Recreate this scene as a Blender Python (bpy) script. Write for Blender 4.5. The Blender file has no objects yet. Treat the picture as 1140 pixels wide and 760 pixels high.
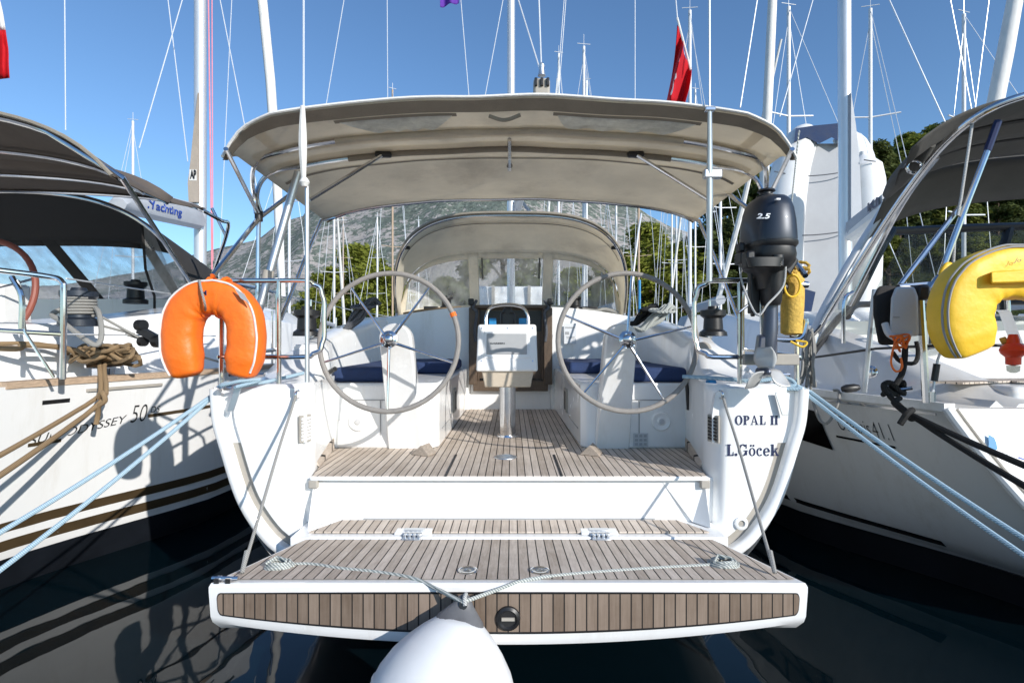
import bpy, bmesh, math, random
from mathutils import Vector, Matrix, noise
random.seed(7)
SC = bpy.context.scene
COL = SC.collection
F = 600.0           # focal length in pixels of the photograph
EYE = 1.5           # eye height over the water
PI = math.pi
def P(px, py, Y): return Vector(((px - 570) * Y / F, Y, EYE - (py - 380) * Y / F))
XC = -0.015
def M(x, Y, r): return Vector((x + XC, Y, EYE + r))
def lerp(a, b, t): return a + (b - a) * t
def interp(tab, x):
    if x <= tab[0][0]: return tab[0][1]
    for (x0, y0), (x1, y1) in zip(tab, tab[1:]):
        if x <= x1:
            t = (x - x0) / (x1 - x0); t = t * t * (3 - 2 * t) * .35 + t * .65
            return y0 + (y1 - y0) * t
    return tab[-1][1]
def cat(pts, n=8, closed=False):
    pts = [Vector(p) for p in pts]
    if len(pts) < 3 and not closed: return pts
    out = []; m = len(pts)
    for i in range(m if closed else m - 1):
        if closed: a, b, c, d = pts[i - 1], pts[i], pts[(i + 1) % m], pts[(i + 2) % m]
        else:
            b, c = pts[i], pts[i + 1]
            a = pts[i - 1] if i else b * 2 - c
            d = pts[i + 2] if i + 2 < m else c * 2 - b
        for k in range(n):
            t = k / n
            out.append(.5 * ((2 * b) + (c - a) * t + (2 * a - 5 * b + 4 * c - d) * t * t + (3 * b - a - 3 * c + d) * t ** 3))
    if not closed: out.append(pts[-1])
    return out
# ------------------------------------------------------------------ materials
def _nodes(name):
    m = bpy.data.materials.new(name); m.use_nodes = True
    nt = m.node_tree; b = nt.nodes['Principled BSDF']; out = nt.nodes['Material Output']
    return m, nt, b, out
def mat(name, col, rough=.5, metal=0., var=.08, vs=5., bump=0., bs=60., spec=.5, coat=0., stretch=(1, 1, 1), transl=0., rvar=.1, dirt=None, dirt_amt=.5, ds=(1, 1, 1)):
    m, nt, b, out = _nodes(name); N = nt.nodes; L = nt.links
    tc = N.new('ShaderNodeTexCoord'); mp = N.new('ShaderNodeMapping'); mp.inputs['Scale'].default_value = stretch
    L.new(tc.outputs['Object'], mp.inputs['Vector'])
    n1 = N.new('ShaderNodeTexNoise'); n1.inputs['Scale'].default_value = vs; n1.inputs['Detail'].default_value = 6; n1.inputs['Roughness'].default_value = .65
    L.new(mp.outputs[0], n1.inputs['Vector'])
    mr = N.new('ShaderNodeMapRange'); mr.inputs[1].default_value = .3; mr.inputs[2].default_value = .7
    L.new(n1.outputs['Fac'], mr.inputs[0])
    mx = N.new('ShaderNodeMix'); mx.data_type = 'RGBA'
    mx.inputs[6].default_value = (*[max(0, c * (1 - var)) for c in col], 1); mx.inputs[7].default_value = (*[min(1, c * (1 + var)) for c in col], 1)
    L.new(mr.outputs[0], mx.inputs[0])
    src = mx.outputs[2]
    if dirt:
        n3 = N.new('ShaderNodeTexNoise'); n3.inputs['Scale'].default_value = vs * .6; n3.inputs['Detail'].default_value = 9; n3.inputs['Roughness'].default_value = .75
        mp3 = N.new('ShaderNodeMapping'); mp3.inputs['Scale'].default_value = ds; L.new(tc.outputs['Object'], mp3.inputs['Vector']); L.new(mp3.outputs[0], n3.inputs['Vector'])
        r3 = N.new('ShaderNodeMapRange'); r3.inputs[1].default_value = .52; r3.inputs[2].default_value = .75; r3.inputs[4].default_value = dirt_amt
        L.new(n3.outputs['Fac'], r3.inputs[0])
        m3 = N.new('ShaderNodeMix'); m3.data_type = 'RGBA'; m3.inputs[7].default_value = (*dirt, 1)
        L.new(r3.outputs[0], m3.inputs[0]); L.new(src, m3.inputs[6]); src = m3.outputs[2]
    L.new(src, b.inputs['Base Color'])
    rr = N.new('ShaderNodeMapRange'); rr.inputs[3].default_value = max(0.02, rough - rvar * rough); rr.inputs[4].default_value = min(1, rough + rvar * rough * 2)
    L.new(n1.outputs['Fac'], rr.inputs[0]); L.new(rr.outputs[0], b.inputs['Roughness'])
    b.inputs['Metallic'].default_value = metal; b.inputs['Specular IOR Level'].default_value = spec; b.inputs['Coat Weight'].default_value = coat
    if bump:
        n2 = N.new('ShaderNodeTexNoise'); n2.inputs['Scale'].default_value = bs; n2.inputs['Detail'].default_value = 5
        L.new(mp.outputs[0], n2.inputs['Vector'])
        bp = N.new('ShaderNodeBump'); bp.inputs['Strength'].default_value = bump; bp.inputs['Distance'].default_value = .01
        L.new(n2.outputs['Fac'], bp.inputs['Height']); L.new(bp.outputs[0], b.inputs['Normal'])
    if transl:
        t = N.new('ShaderNodeBsdfTranslucent'); L.new(src, t.inputs[0])
        ms = N.new('ShaderNodeMixShader'); ms.inputs[0].default_value = transl
        L.new(b.outputs[0], ms.inputs[1]); L.new(t.outputs[0], ms.inputs[2]); L.new(ms.outputs[0], out.inputs['Surface'])
    return m
def teak(name, base, w=.0435, seam=.0052, along=1, pv=.32):
    """weathered teak planks running along local Y (or Z), black caulk seams every w metres in X"""
    m, nt, b, out = _nodes(name); N = nt.nodes; L = nt.links
    tc = N.new('ShaderNodeTexCoord'); sp = N.new('ShaderNodeSeparateXYZ'); L.new(tc.outputs['Object'], sp.inputs[0])
    def math_(op, a, bb=None, c=None):
        n = N.new('ShaderNodeMath'); n.operation = op
        for i, v in enumerate((a, bb, c)):
            if v is None: continue
            if isinstance(v, (int, float)): n.inputs[i].default_value = v
            else: L.new(v, n.inputs[i])
        return n.outputs[0]
    q = math_('DIVIDE', sp.outputs['X'], w); fr = math_('FRACT', q); fl = math_('FLOOR', q)
    d = math_('ABSOLUTE', math_('SUBTRACT', fr, .5))
    sm = N.new('ShaderNodeMapRange'); sm.inputs[1].default_value = .5 - seam / w * .5 - .012; sm.inputs[2].default_value = .5 - seam / w * .5 + .012; L.new(d, sm.inputs[0])
    wn = N.new('ShaderNodeTexWhiteNoise'); wn.noise_dimensions = '1D'; L.new(fl, wn.inputs['W'])
    mp = N.new('ShaderNodeMapping'); mp.inputs['Scale'].default_value = (90, 5, 90) if along == 1 else (90, 90, 5); L.new(tc.outputs['Object'], mp.inputs['Vector'])
    cb = N.new('ShaderNodeVectorMath'); cb.operation = 'ADD'; L.new(mp.outputs[0], cb.inputs[0]); L.new(wn.outputs['Color'], cb.inputs[1])
    g = N.new('ShaderNodeTexNoise'); g.inputs['Scale'].default_value = 1.; g.inputs['Detail'].default_value = 6; g.inputs['Roughness'].default_value = .7; L.new(cb.outputs[0], g.inputs['Vector'])
    st = N.new('ShaderNodeTexNoise'); st.inputs['Scale'].default_value = 3.5; st.inputs['Detail'].default_value = 8; st.inputs['Roughness'].default_value = .7; L.new(tc.outputs['Object'], st.inputs['Vector'])
    br = math_('ADD', math_('MULTIPLY', wn.outputs['Value'], pv), math_('ADD', math_('MULTIPLY', g.outputs['Fac'], .9), math_('MULTIPLY', st.outputs['Fac'], .8)))
    rp = N.new('ShaderNodeMapRange'); rp.inputs[1].default_value = .72; rp.inputs[2].default_value = 1.40; L.new(br, rp.inputs[0])
    mx = N.new('ShaderNodeMix'); mx.data_type = 'RGBA'
    mx.inputs[6].default_value = (base[0] * .62, base[1] * .58, base[2] * .55, 1); mx.inputs[7].default_value = (base[0] * 1.2, base[1] * 1.2, base[2] * 1.22, 1)
    L.new(rp.outputs[0], mx.inputs[0])
    m2 = N.new('ShaderNodeMix'); m2.data_type = 'RGBA'; m2.inputs[7].default_value = (.018, .016, .015, 1)
    L.new(sm.outputs[0], m2.inputs[0]); L.new(mx.outputs[2], m2.inputs[6]); L.new(m2.outputs[2], b.inputs['Base Color'])
    b.inputs['Roughness'].default_value = .75; b.inputs['Specular IOR Level'].default_value = .25
    bp = N.new('ShaderNodeBump'); bp.inputs['Strength'].default_value = .5; bp.inputs['Distance'].default_value = .003
    L.new(math_('SUBTRACT', math_('MULTIPLY', g.outputs['Fac'], .4), sm.outputs[0]), bp.inputs['Height']); L.new(bp.outputs[0], b.inputs['Normal'])
    return m
def clear(name, tint=(.85, .88, .9), haze=.16, hcol=(.7, .7, .68)):
    """slightly hazy clear vinyl"""
    m, nt, b, out = _nodes(name); N = nt.nodes; L = nt.links
    t = N.new('ShaderNodeBsdfTransparent'); t.inputs[0].default_value = (*tint, 1)
    b.inputs['Base Color'].default_value = (*hcol, 1); b.inputs['Roughness'].default_value = .08
    n1 = N.new('ShaderNodeTexNoise'); n1.inputs['Scale'].default_value = 4; n1.inputs['Detail'].default_value = 5
    tc = N.new('ShaderNodeTexCoord'); mp = N.new('ShaderNodeMapping'); mp.inputs['Scale'].default_value = (2.5, 2, .6)
    L.new(tc.outputs['Object'], mp.inputs[0]); L.new(mp.outputs[0], n1.inputs['Vector'])
    mr = N.new('ShaderNodeMapRange'); mr.inputs[1].default_value = .35; mr.inputs[2].default_value = .75; mr.inputs[3].default_value = haze * .65; mr.inputs[4].default_value = haze * 1.45
    L.new(n1.outputs['Fac'], mr.inputs[0])
    bp = N.new('ShaderNodeBump'); bp.inputs['Strength'].default_value = .15; bp.inputs['Distance'].default_value = .02; L.new(n1.outputs['Fac'], bp.inputs['Height']); L.new(bp.outputs[0], b.inputs['Normal'])
    ms = N.new('ShaderNodeMixShader'); L.new(mr.outputs[0], ms.inputs[0]); L.new(t.outputs[0], ms.inputs[1]); L.new(b.outputs[0], ms.inputs[2]); L.new(ms.outputs[0], out.inputs['Surface'])
    return m
def rope_mat(name, a, bcol, sc=60.):
    m, nt, b, out = _nodes(name); N = nt.nodes; L = nt.links
    tc = N.new('ShaderNodeTexCoord'); w = N.new('ShaderNodeTexWave'); w.wave_type = 'BANDS'; w.bands_direction = 'DIAGONAL'
    w.inputs['Scale'].default_value = sc; w.inputs['Distortion'].default_value = 1.5; w.inputs['Detail'].default_value = 2
    L.new(tc.outputs['Object'], w.inputs['Vector'])
    mx = N.new('ShaderNodeMix'); mx.data_type = 'RGBA'; mx.inputs[6].default_value = (*a, 1); mx.inputs[7].default_value = (*bcol, 1)
    L.new(w.outputs['Fac'], mx.inputs[0]); L.new(mx.outputs[2], b.inputs['Base Color']); b.inputs['Roughness'].default_value = .85
    bp = N.new('ShaderNodeBump'); bp.inputs['Strength'].default_value = .6; bp.inputs['Distance'].default_value = .004; L.new(w.outputs['Fac'], bp.inputs['Height']); L.new(bp.outputs[0], b.inputs['Normal'])
    return m
MT = {}
MT['gel'] = mat('white_gelcoat', (.86, .86, .85), .22, var=.025, vs=2.2, dirt=(.60, .56, .47), dirt_amt=.34, ds=(5, 5, .8), coat=.3, rvar=.3)
MT['gelL'] = mat('white_gelcoat_hull', (.76, .76, .75), .16, var=.03, vs=1.3, dirt=(.52, .48, .4), dirt_amt=.35, ds=(6, 6, .9), coat=.5, rvar=.3)
MT['gelR'] = mat('white_gelcoat_side', (.74, .735, .72), .16, var=.03, vs=1.5, dirt=(.5, .46, .38), dirt_amt=.4, ds=(6, 6, .9), coat=.5, rvar=.3)
MT['nonskid'] = mat('white_deck_nonskid', (.72, .71, .68), .6, var=.05, vs=8, bump=.3, bs=300)
MT['teak'] = teak('teak_deck', (.63, .55, .465))
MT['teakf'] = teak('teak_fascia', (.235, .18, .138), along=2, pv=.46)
MT['wood'] = mat('bleached_wood', (.45, .33, .23), .6, var=.25, vs=6, stretch=(14, 2, 14), bump=.2, bs=30)
MT['chock'] = mat('weathered_teak_block', (.36, .30, .245), .75, var=.25, vs=8, stretch=(12, 3, 12), bump=.2, bs=30)
MT['brown'] = mat('brown_frame', (.10, .068, .045), .45, var=.3, vs=8, stretch=(10, 10, 2))
MT['ply'] = mat('pale_wood_box', (.55, .47, .37), .5, var=.1, vs=8, stretch=(4, 20, 20))
MT['steel'] = mat('stainless_steel', (.66, .66, .67), .14, 1., var=.08, vs=20)
MT['alu'] = mat('brushed_aluminium', (.62, .64, .66), .34, .9, var=.06, vs=12)
MT['mast'] = mat('anodised_mast', (.70, .72, .73), .35, .55, var=.06, vs=5, stretch=(1, 1, .2))
MT['mastf'] = mat('painted_far_mast', (.72, .73, .74), .45, .1, var=.06)
MT['tan'] = mat('tan_canvas', (.84, .775, .65), .9, var=.10, vs=2.2, bump=.5, bs=9, transl=.47, dirt=(.33, .28, .22), dirt_amt=.4)
MT['tand'] = mat('tan_canvas_hem', (.255, .225, .18), .9, var=.12, vs=6, bump=.3, bs=120)
MT['tanw'] = mat('pale_vinyl_panel', (.68, .70, .66), .3, var=.3, vs=9, transl=.35, bump=.3, bs=9)  # clear panels; daylight coming through them is put into this pale colour
MT['white_cloth'] = mat('white_cloth', (.78, .77, .74), .85, var=.06, vs=8, bump=.3, bs=50, transl=.1)
MT['brown_canvas'] = mat('brown_canvas', (.125, .10, .08), .9, var=.14, vs=3, bump=.4, bs=12, transl=.04)
MT['black_canvas'] = mat('black_canvas', (.028, .026, .025), .85, var=.2, vs=3, bump=.3, bs=90)
MT['grey_canvas'] = mat('grey_canvas', (.085, .083, .078), .9, var=.15, vs=3, bump=.4, bs=12, transl=.03)
MT['black'] = mat('black_plastic', (.014, .014, .015), .4, var=.3, vs=15)
MT['rubber'] = mat('grey_rubber', (.38, .35, .305), .7, var=.12, vs=5)
MT['grip'] = mat('wheel_leather', (.27, .25, .23), .6, var=.12, vs=30, bump=.2, bs=150)
MT['navy'] = mat('navy_cushion', (.022, .045, .125), .8, var=.2, vs=10, bump=.3, bs=130)
MT['orange'] = mat('orange_pvc', (.90, .17, .012), .45, var=.08, vs=9, bump=.55, bs=20, dirt=(.62, .12, .02), dirt_amt=.5)
MT['yellow'] = mat('yellow_pvc', (.90, .55, .03), .5, var=.06, vs=8, bump=.5, bs=17, dirt=(.65, .40, .03), dirt_amt=.4)
MT['yellowd'] = mat('yellow_mesh_bag', (.62, .40, .08), .8, var=.25, vs=30, bump=.6, bs=80)
MT['red'] = mat('red_plastic', (.75, .06, .02), .4, var=.1)
MT['flagred'] = mat('red_flag_cloth', (.62, .008, .02), .8, var=.1, vs=5, transl=.3)
MT['flagwhite'] = mat('white_flag_cloth', (.8, .8, .8), .8, var=.05, transl=.3)
MT['purple'] = mat('purple_flag_cloth', (.16, .05, .45), .8, var=.1, transl=.3)
MT['obm'] = mat('outboard_paint', (.026, .034, .05), .38, .25, var=.15, vs=8, coat=.15)
MT['obmleg'] = mat('outboard_leg_paint', (.06, .07, .10), .35, .4, var=.12, vs=8, coat=.3)
MT['propwhite'] = mat('propeller_grey', (.50, .50, .49), .4, .2, var=.1, vs=12)
MT['vinyl'] = mat('white_fender_vinyl', (.80, .80, .79), .38, var=.04, vs=4, dirt=(.50, .47, .41), dirt_amt=.45, bump=.05, bs=40)
MT['fcap'] = mat('fender_cap', (.13, .13, .135), .5, var=.2, vs=14)
MT['screen'] = mat('grey_display_cover', (.36, .37, .38), .45, var=.05)
MT['seam'] = mat('grey_seam_line', (.3, .3, .3), .6, var=.1)
MT['blueplastic'] = mat('bright_blue_plastic', (.02, .25, .55), .5, var=.1)
MT['stripe'] = mat('bronze_stripe', (.06, .04, .02), .3, var=.2, vs=6, coat=.3)
MT['blackstripe'] = mat('black_stripe', (.012, .012, .013), .25, var=.2)
MT['glassdark'] = mat('dark_window_glass', (.008, .006, .006), .08, var=.2, coat=.5)
MT['ink'] = mat('navy_lettering', (.012, .018, .07), .4, var=.1)
MT['inkblack'] = mat('black_lettering', (.015, .015, .016), .4, var=.1)
MT['inkblue'] = mat('blue_lettering', (.02, .07, .38), .5, var=.1)
MT['inkwhite'] = mat('pale_lettering', (.7, .72, .74), .4, var=.05)
MT['clear'] = clear('clear_vinyl', haze=.42, hcol=(.78, .78, .76))
MT['clearL'] = clear('clear_vinyl_grey', (.8, .85, .9), .5, (.50, .51, .51))
MT['clearR'] = clear('clear_vinyl_smoked', (.6, .62, .6), .12, (.5, .5, .48))
MT['antifoul'] = mat('black_antifouling', (.006, .008, .012), .45, var=.3, vs=3)
MT['r_white'] = rope_mat('grey_white_rope', (.60, .60, .58), (.38, .38, .37))
MT['r_blue'] = rope_mat('pale_blue_rope', (.50, .62, .68), (.24, .40, .52))
MT['r_brown'] = rope_mat('brown_rope', (.36, .25, .14), (.22, .145, .075))
MT['r_black'] = rope_mat('black_rope', (.02, .02, .02), (.008, .008, .008))
MT['r_dark'] = rope_mat('charcoal_rope', (.17, .18, .20), (.035, .038, .048))
MT['r_grey'] = rope_mat('grey_rope', (.42, .41, .385), (.22, .215, .20))
MT['r_pale'] = rope_mat('pale_rope', (.62, .62, .58), (.22, .26, .25), 40.)
MT['wire'] = mat('rigging_wire', (.72, .74, .76), .4, .3, var=.05)
MT['wirepink'] = mat('pink_halyard', (.7, .25, .3), .7, var=.1)
MT['wiredark'] = mat('navy_halyard', (.03, .05, .14), .7, var=.1)
MT['sail'] = mat('furled_sailcloth', (.76, .75, .72), .8, var=.08, vs=8, bump=.5, bs=10, stretch=(1, 1, .35))
MT['sailtan'] = mat('tan_sail_cover', (.40, .34, .28), .85, var=.1, vs=4, bump=.3, bs=20)
MT['boomgrey'] = mat('grey_sail_bag', (.42, .44, .47), .8, var=.06, vs=5, bump=.2, bs=20)
MT['greyfloor'] = mat('shaded_grey_floor', (.33, .345, .37), .6, var=.1, vs=1.2, bump=.3, bs=3)  # grey floor, darkened further so its shading sits in the colour
MT['bluecloth'] = mat('blue_tarpaulin', (.006, .026, .085), .75, var=.12, vs=5, bump=.3, bs=30)
MT['greyhull'] = mat('white_hull_far', (.66, .67, .68), .3, var=.05)
MT['concrete'] = mat('quay_concrete', (.42, .40, .37), .9, var=.15, vs=3, bump=.4, bs=25)
MT['greybox'] = mat('light_grey_plastic', (.55, .55, .56), .4, var=.05)
MT['bark'] = mat('pine_bark', (.10, .07, .05), .9, var=.3, vs=6, bump=.6, bs=12)
# ------------------------------------------------------------------ mesh builder
ORIG = {}
class MB:
    def __init__(s): s.v = []; s.f = []
    def add(s, vs, fs):
        b = len(s.v); s.v += [Vector(v) for v in vs]; s.f += [tuple(i + b for i in f) for f in fs]; return s
    def box(s, c, sz, rot=None):
        c = Vector(c); hx, hy, hz = sz[0] / 2, sz[1] / 2, sz[2] / 2
        vs = [Vector((x, y, z)) for z in (-hz, hz) for y in (-hy, hy) for x in (-hx, hx)]
        if rot: vs = [rot @ v for v in vs]
        return s.add([v + c for v in vs], [(0, 2, 3, 1), (4, 5, 7, 6), (0, 1, 5, 4), (2, 6, 7, 3), (0, 4, 6, 2), (1, 3, 7, 5)])
    def hexa(s, a, b):
        """two quads (lists of four points in the same order) joined"""
        return s.add(list(a) + list(b), [(3, 2, 1, 0), (4, 5, 6, 7), (0, 1, 5, 4), (1, 2, 6, 5), (2, 3, 7, 6), (3, 0, 4, 7)])
    def rings(s, rings, closed=True, caps=True, loop=False):
        n = len(rings[0]); b = len(s.v); m = len(rings)
        for r in rings: s.v += [Vector(v) for v in r]
        for i in range(m if loop else m - 1):
            j = (i + 1) % m
            for k in range(n if closed else n - 1):
                l = (k + 1) % n
                s.f.append((b + i * n + k, b + i * n + l, b + j * n + l, b + j * n + k))
        if caps and not loop and closed:
            s.f.append(tuple(b + k for k in range(n - 1, -1, -1))); s.f.append(tuple(b + (m - 1) * n + k for k in range(n)))
        return s
    def tube(s, pts, r, seg=8, smooth=0, closed=False, flat=1.):
        pts = [Vector(p) for p in pts]
        rr = r if isinstance(r, (list, tuple)) else None
        if smooth:
            if rr:
                q = [p.copy() for p in pts]; R = [Vector((x, 0, 0)) for x in rr]
                rr = [v.x for v in cat(R, smooth, closed)]
            pts = cat(pts, smooth, closed)
        n = len(pts); t0 = (pts[1] - pts[0]).normalized()
        up = Vector((0, 0, 1)) if abs(t0.z) < .9 else Vector((1, 0, 0))
        nrm = (up - t0 * up.dot(t0)).normalized(); rings = []
        for i, p in enumerate(pts):
            if closed: t = (pts[(i + 1) % n] - pts[i - 1]).normalized()
            elif i == 0: t = t0
            elif i == n - 1: t = (pts[-1] - pts[-2]).normalized()
            else: t = (pts[i + 1] - pts[i - 1]).normalized()
            nrm = nrm - t * nrm.dot(t)
            nrm = nrm.normalized() if nrm.length > 1e-6 else t.orthogonal().normalized()
            bn = t.cross(nrm); q = rr[min(i, len(rr) - 1)] if rr else r
            rings.append([p + (nrm * math.cos(2 * PI * k / seg) * flat + bn * math.sin(2 * PI * k / seg)) * q for k in range(seg)])
        return s.rings(rings, True, True, closed)
    def lathe(s, base, axis, prof, seg=20):
        """prof: (distance along axis, radius)"""
        base = Vector(base); ax = Vector(axis).normalized(); a = ax.orthogonal().normalized(); b = ax.cross(a)
        return s.rings([[base + ax * t + (a * math.cos(2 * PI * k / seg) + b * math.sin(2 * PI * k / seg)) * max(r, 1e-4) for k in range(seg)] for t, r in prof])
    def grid(s, fn, nu, nv):
        b = len(s.v)
        for i in range(nu + 1):
            for j in range(nv + 1): s.v.append(Vector(fn(i / nu, j / nv)))
        w = nv + 1
        for i in range(nu):
            for j in range(nv): s.f.append((b + i * w + j, b + (i + 1) * w + j, b + (i + 1) * w + j + 1, b + i * w + j + 1))
        return s
    def prism(s, poly, d):
        """polygon of points pushed along vector d"""
        n = len(poly); d = Vector(d); b = len(s.v)
        s.v += [Vector(p) for p in poly] + [Vector(p) + d for p in poly]
        s.f.append(tuple(b + i for i in range(n))); s.f.append(tuple(b + n + i for i in range(n - 1, -1, -1)))
        for i in range(n): j = (i + 1) % n; s.f.append((b + j, b + i, b + n + i, b + n + j))
        return s
    def build(s, name, m, parent=None, smooth=35, bevel=0., bseg=2, solid=0., sub=0, kind=None):
        org = ORIG.get(parent.name, Vector()) if parent else Vector()
        me = bpy.data.meshes.new(name); me.from_pydata([tuple(v - org) for v in s.v], [], s.f); me.validate()
        bm = bmesh.new(); bm.from_mesh(me); bmesh.ops.recalc_face_normals(bm, faces=bm.faces); bm.to_mesh(me); bm.free()
        me.materials.append(MT[m] if isinstance(m, str) else m)
        if smooth:
            me.polygons.foreach_set('use_smooth', [True] * len(me.polygons))
            me.set_sharp_from_angle(angle=math.radians(smooth))
        o = bpy.data.objects.new(name, me); COL.objects.link(o)
        if parent: o.parent = parent
        ORIG[o.name] = org
        if bevel:
            md = o.modifiers.new('bevel', 'BEVEL'); md.width = bevel; md.segments = bseg; md.limit_method = 'ANGLE'; md.angle_limit = math.radians(40)
        if solid:
            md = o.modifiers.new('solid', 'SOLIDIFY'); md.thickness = solid; md.offset = 0
        if sub:
            md = o.modifiers.new('sub', 'SUBSURF'); md.levels = sub; md.render_levels = sub
        if kind: o['kind'] = kind
        return o
def tag(o, label, cat_, group=None):
    o['label'] = label; o['category'] = cat_
    if group: o['group'] = group
    return o
def thing(name, label, cat_, loc, group=None):
    o = bpy.data.objects.new(name, None); COL.objects.link(o); o.location = loc; o.empty_display_size = .2
    ORIG[o.name] = Vector(loc)
    return tag(o, label, cat_, group)
def tb(name, m, parent, pts, r, **k):
    bl = k.pop('bl', {}); return MB().tube(pts, r, **k).build(name, m, parent, **bl)
def text(name, body, fn, w, h, m, parent, shear=0., bold=0., space=1.):
    """flat lettering: fn(u, v) maps 0..w, 0..h to a point"""
    cu = bpy.data.curves.new('t', 'FONT'); cu.body = body; cu.shear = shear; cu.offset = bold; cu.space_character = space; cu.resolution_u = 4
    ob = bpy.data.objects.new('t', cu); COL.objects.link(ob)
    dg = bpy.context.evaluated_depsgraph_get(); dg.update()
    me = bpy.data.meshes.new_from_object(ob.evaluated_get(dg))
    bpy.data.objects.remove(ob)
    bm = bmesh.new(); bm.from_mesh(me); bmesh.ops.triangulate(bm, faces=bm.faces)
    vs = [v.co.copy() for v in bm.verts]; fs = [tuple(v.index for v in f.verts) for f in bm.faces]; bm.free(); bpy.data.meshes.remove(me)
    x0 = min(v.x for v in vs); x1 = max(v.x for v in vs); y0 = min(v.y for v in vs); y1 = max(v.y for v in vs)
    b = MB(); b.add([fn((v.x - x0) / (x1 - x0) * w, (v.y - y0) / (y1 - y0) * h) for v in vs], fs)
    return b.build(name, m, parent, smooth=0)
# ================================================================== MAIN YACHT
Y_ = thing('sailing_yacht', 'white yacht in the middle, stern on, twin steering wheels under a tan bimini', 'sailing yacht', (XC, 2.9, 0))
# transom outline, half breadth against height below the eye
TO = cat([(1.615, 0, -.255), (1.60, 0, -.435), (1.56, 0, -.58), (1.475, 0, -.846), (1.365, 0, -1.03), (1.24, 0, -1.15), (1.0, 0, -1.27), (.6, 0, -1.36), (0, 0, -1.40)], 5)
def outl(inset):
    res = []
    for i, p in enumerate(TO):
        a = TO[max(0, i - 1)]; b = TO[min(len(TO) - 1, i + 1)]; t = (b - a).normalized()
        n = Vector((t.z, 0, -t.x))
        q = p + n * inset
        if i == 0: q.z = p.z; 
        if q.x < 0: q.x = 0
        res.append(q)
    return res
def pos(q, Y, s=1): return M(q.x * s, Y, q.z)
SHB = [(2.9, 1.0), (4, 1.10), (5.2, 1.17), (6.5, 1.20), (8, 1.16), (9.5, 1.03), (11, .80), (12.5, .48), (13.8, .12), (14.2, .01)]
def hull_ring(Y):
    k = interp(SHB, Y); up = .022 * (Y - 2.9); t = (Y - 2.9) / 11
    pts = [M(p.x * k, Y, p.z + up * (1 if i < 12 else .6) - (.62 * math.sin(min(1, t * 1.15 + .08) * PI) * (i / len(TO)) ** 2)) for i, p in enumerate(TO)]
    return pts + [Vector((2 * XC - q.x, q.y, q.z)) for q in reversed(pts[:-1])]
MB().rings([hull_ring(y) for y in (2.93, 3.3, 3.7, 4.2, 4.8, 5.5, 6.3, 7.2, 8.2, 9.2, 10.2, 11.2, 12.2, 13.1, 13.8, 14.2)], closed=False).build('hull', 'gelL', Y_, smooth=50)
rim = MB()
o0, o1, o2, o3 = outl(0), outl(.012), outl(.05), outl(.06)
def both(c): return [M(q.x, y, q.z) for q, y in c] + [M(-q.x, y, q.z) for q, y in reversed(c[:-1])]
rim.rings([both([(q, Y) for q in o]) for o, Y in ((o0, 2.95), (o0, 2.90), (o1, 2.885), (o2, 2.885), (o3, 2.90), (o3, 2.97))], closed=False)
rim.build('transom_rim', 'gel', Y_, smooth=60)
g0, g1 = outl(.055), outl(.135)
MB().rings([both([(q, 2.935) for q in g0]), both([(q, 2.935) for q in g1])], closed=False).build('rubbing_groove', 'rubber', Y_)
w0 = outl(.112)
def wout(r):
    for a, b in zip(w0, w0[1:]):
        if b.z <= r <= a.z: return lerp(a.x, b.x, (a.z - r) / (a.z - b.z))
    return w0[0].x
def wing(s):
    rows = []
    rows.append([M(s * x, Y, -.232) for x, Y in ((1.52, 2.96), (1.52, 2.96), (1.51, 2.95), (1.35, 2.95), (1.18, 2.95), (1.165, 2.95), (1.14, 2.98), (1.10, 3.03), (1.11, 3.1), (1.205, 3.71))])
    for i in range(31):
        r = lerp(-.252, -1.13, i / 30); xo = wout(r)
        x1 = lerp(1.165, 1.135, i / 30); x2 = 1.10 ; x3 = 1.205
        if r < -.985: x1 -= (-.985 - r) * 1.0
        x1 = min(x1, xo - .01); x2 = min(x2, x1 - .02)
        rows.append([M(s * x, Y, r) for x, Y in ((xo, 2.96), (xo, 2.915), (xo - .012, 2.90), (lerp(xo, x1, .5), 2.897), (x1 + .02, 2.90), (x1, 2.908), (lerp(x1, x2, .5), 2.95), (x2, 3.01), (lerp(x2, x3, .1), 3.1), (x3, 3.71))])
    return rows
for s in (-1, 1):
    MB().rings(wing(s), closed=False).build('transom_wing', 'gel', Y_, smooth=50)
# coamings, running forward from the wings to the bulkhead
CT = [(2.93, -.236), (3.2, -.225), (3.42, -.17), (3.6, -.03), (3.8, .02), (4.6, .13), (5.86, .27), (6.6, .30)]
for s in (-1, 1):
    rg = []
    for i in range(25):
        Y = lerp(2.93, 6.5, (i / 24) ** 1.25); rt = interp(CT, Y); k = interp(SHB, Y)
        xi = interp([(2.89, 1.10), (3.71, 1.21), (3.9, 1.28), (6.5, 1.30)], Y); xi2 = xi + .05 + .06 * max(0, rt + .2)
        xo = 1.60 * k - (.0 if Y < 3.3 else min(.24, (Y - 3.3) * .6)); rb = -.245 + .022 * (Y - 2.9) - .03
        rg.append([M(s * x, Y, r) for x, r in ((xi, -.55), (xi, -.4), (xi2 - .035, rt - .05), (xi2, rt - .012), (xi2 + .04, rt), (lerp(xi2, xo, .6), rt - .005), (xo - .05, rt - .03), (xo, min(rt - .08, rb + .02) if Y > 3.3 else rt - .012), (xo + .01, rb - .03), (xo - .1, -.55))])
    MB().rings(rg).build('coaming', 'gel', Y_, smooth=45)
MB().rings([[M(s_ * interp(SHB, y) * 1.60, y, -.262 + .022 * (y - 2.9)) for s_ in (-1, -.4, .4, 1)] for y in (5.9, 7, 8, 9.2, 10.5, 12, 13.2, 14.1)], closed=False).build('foredeck', 'nonskid', Y_)
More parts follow.
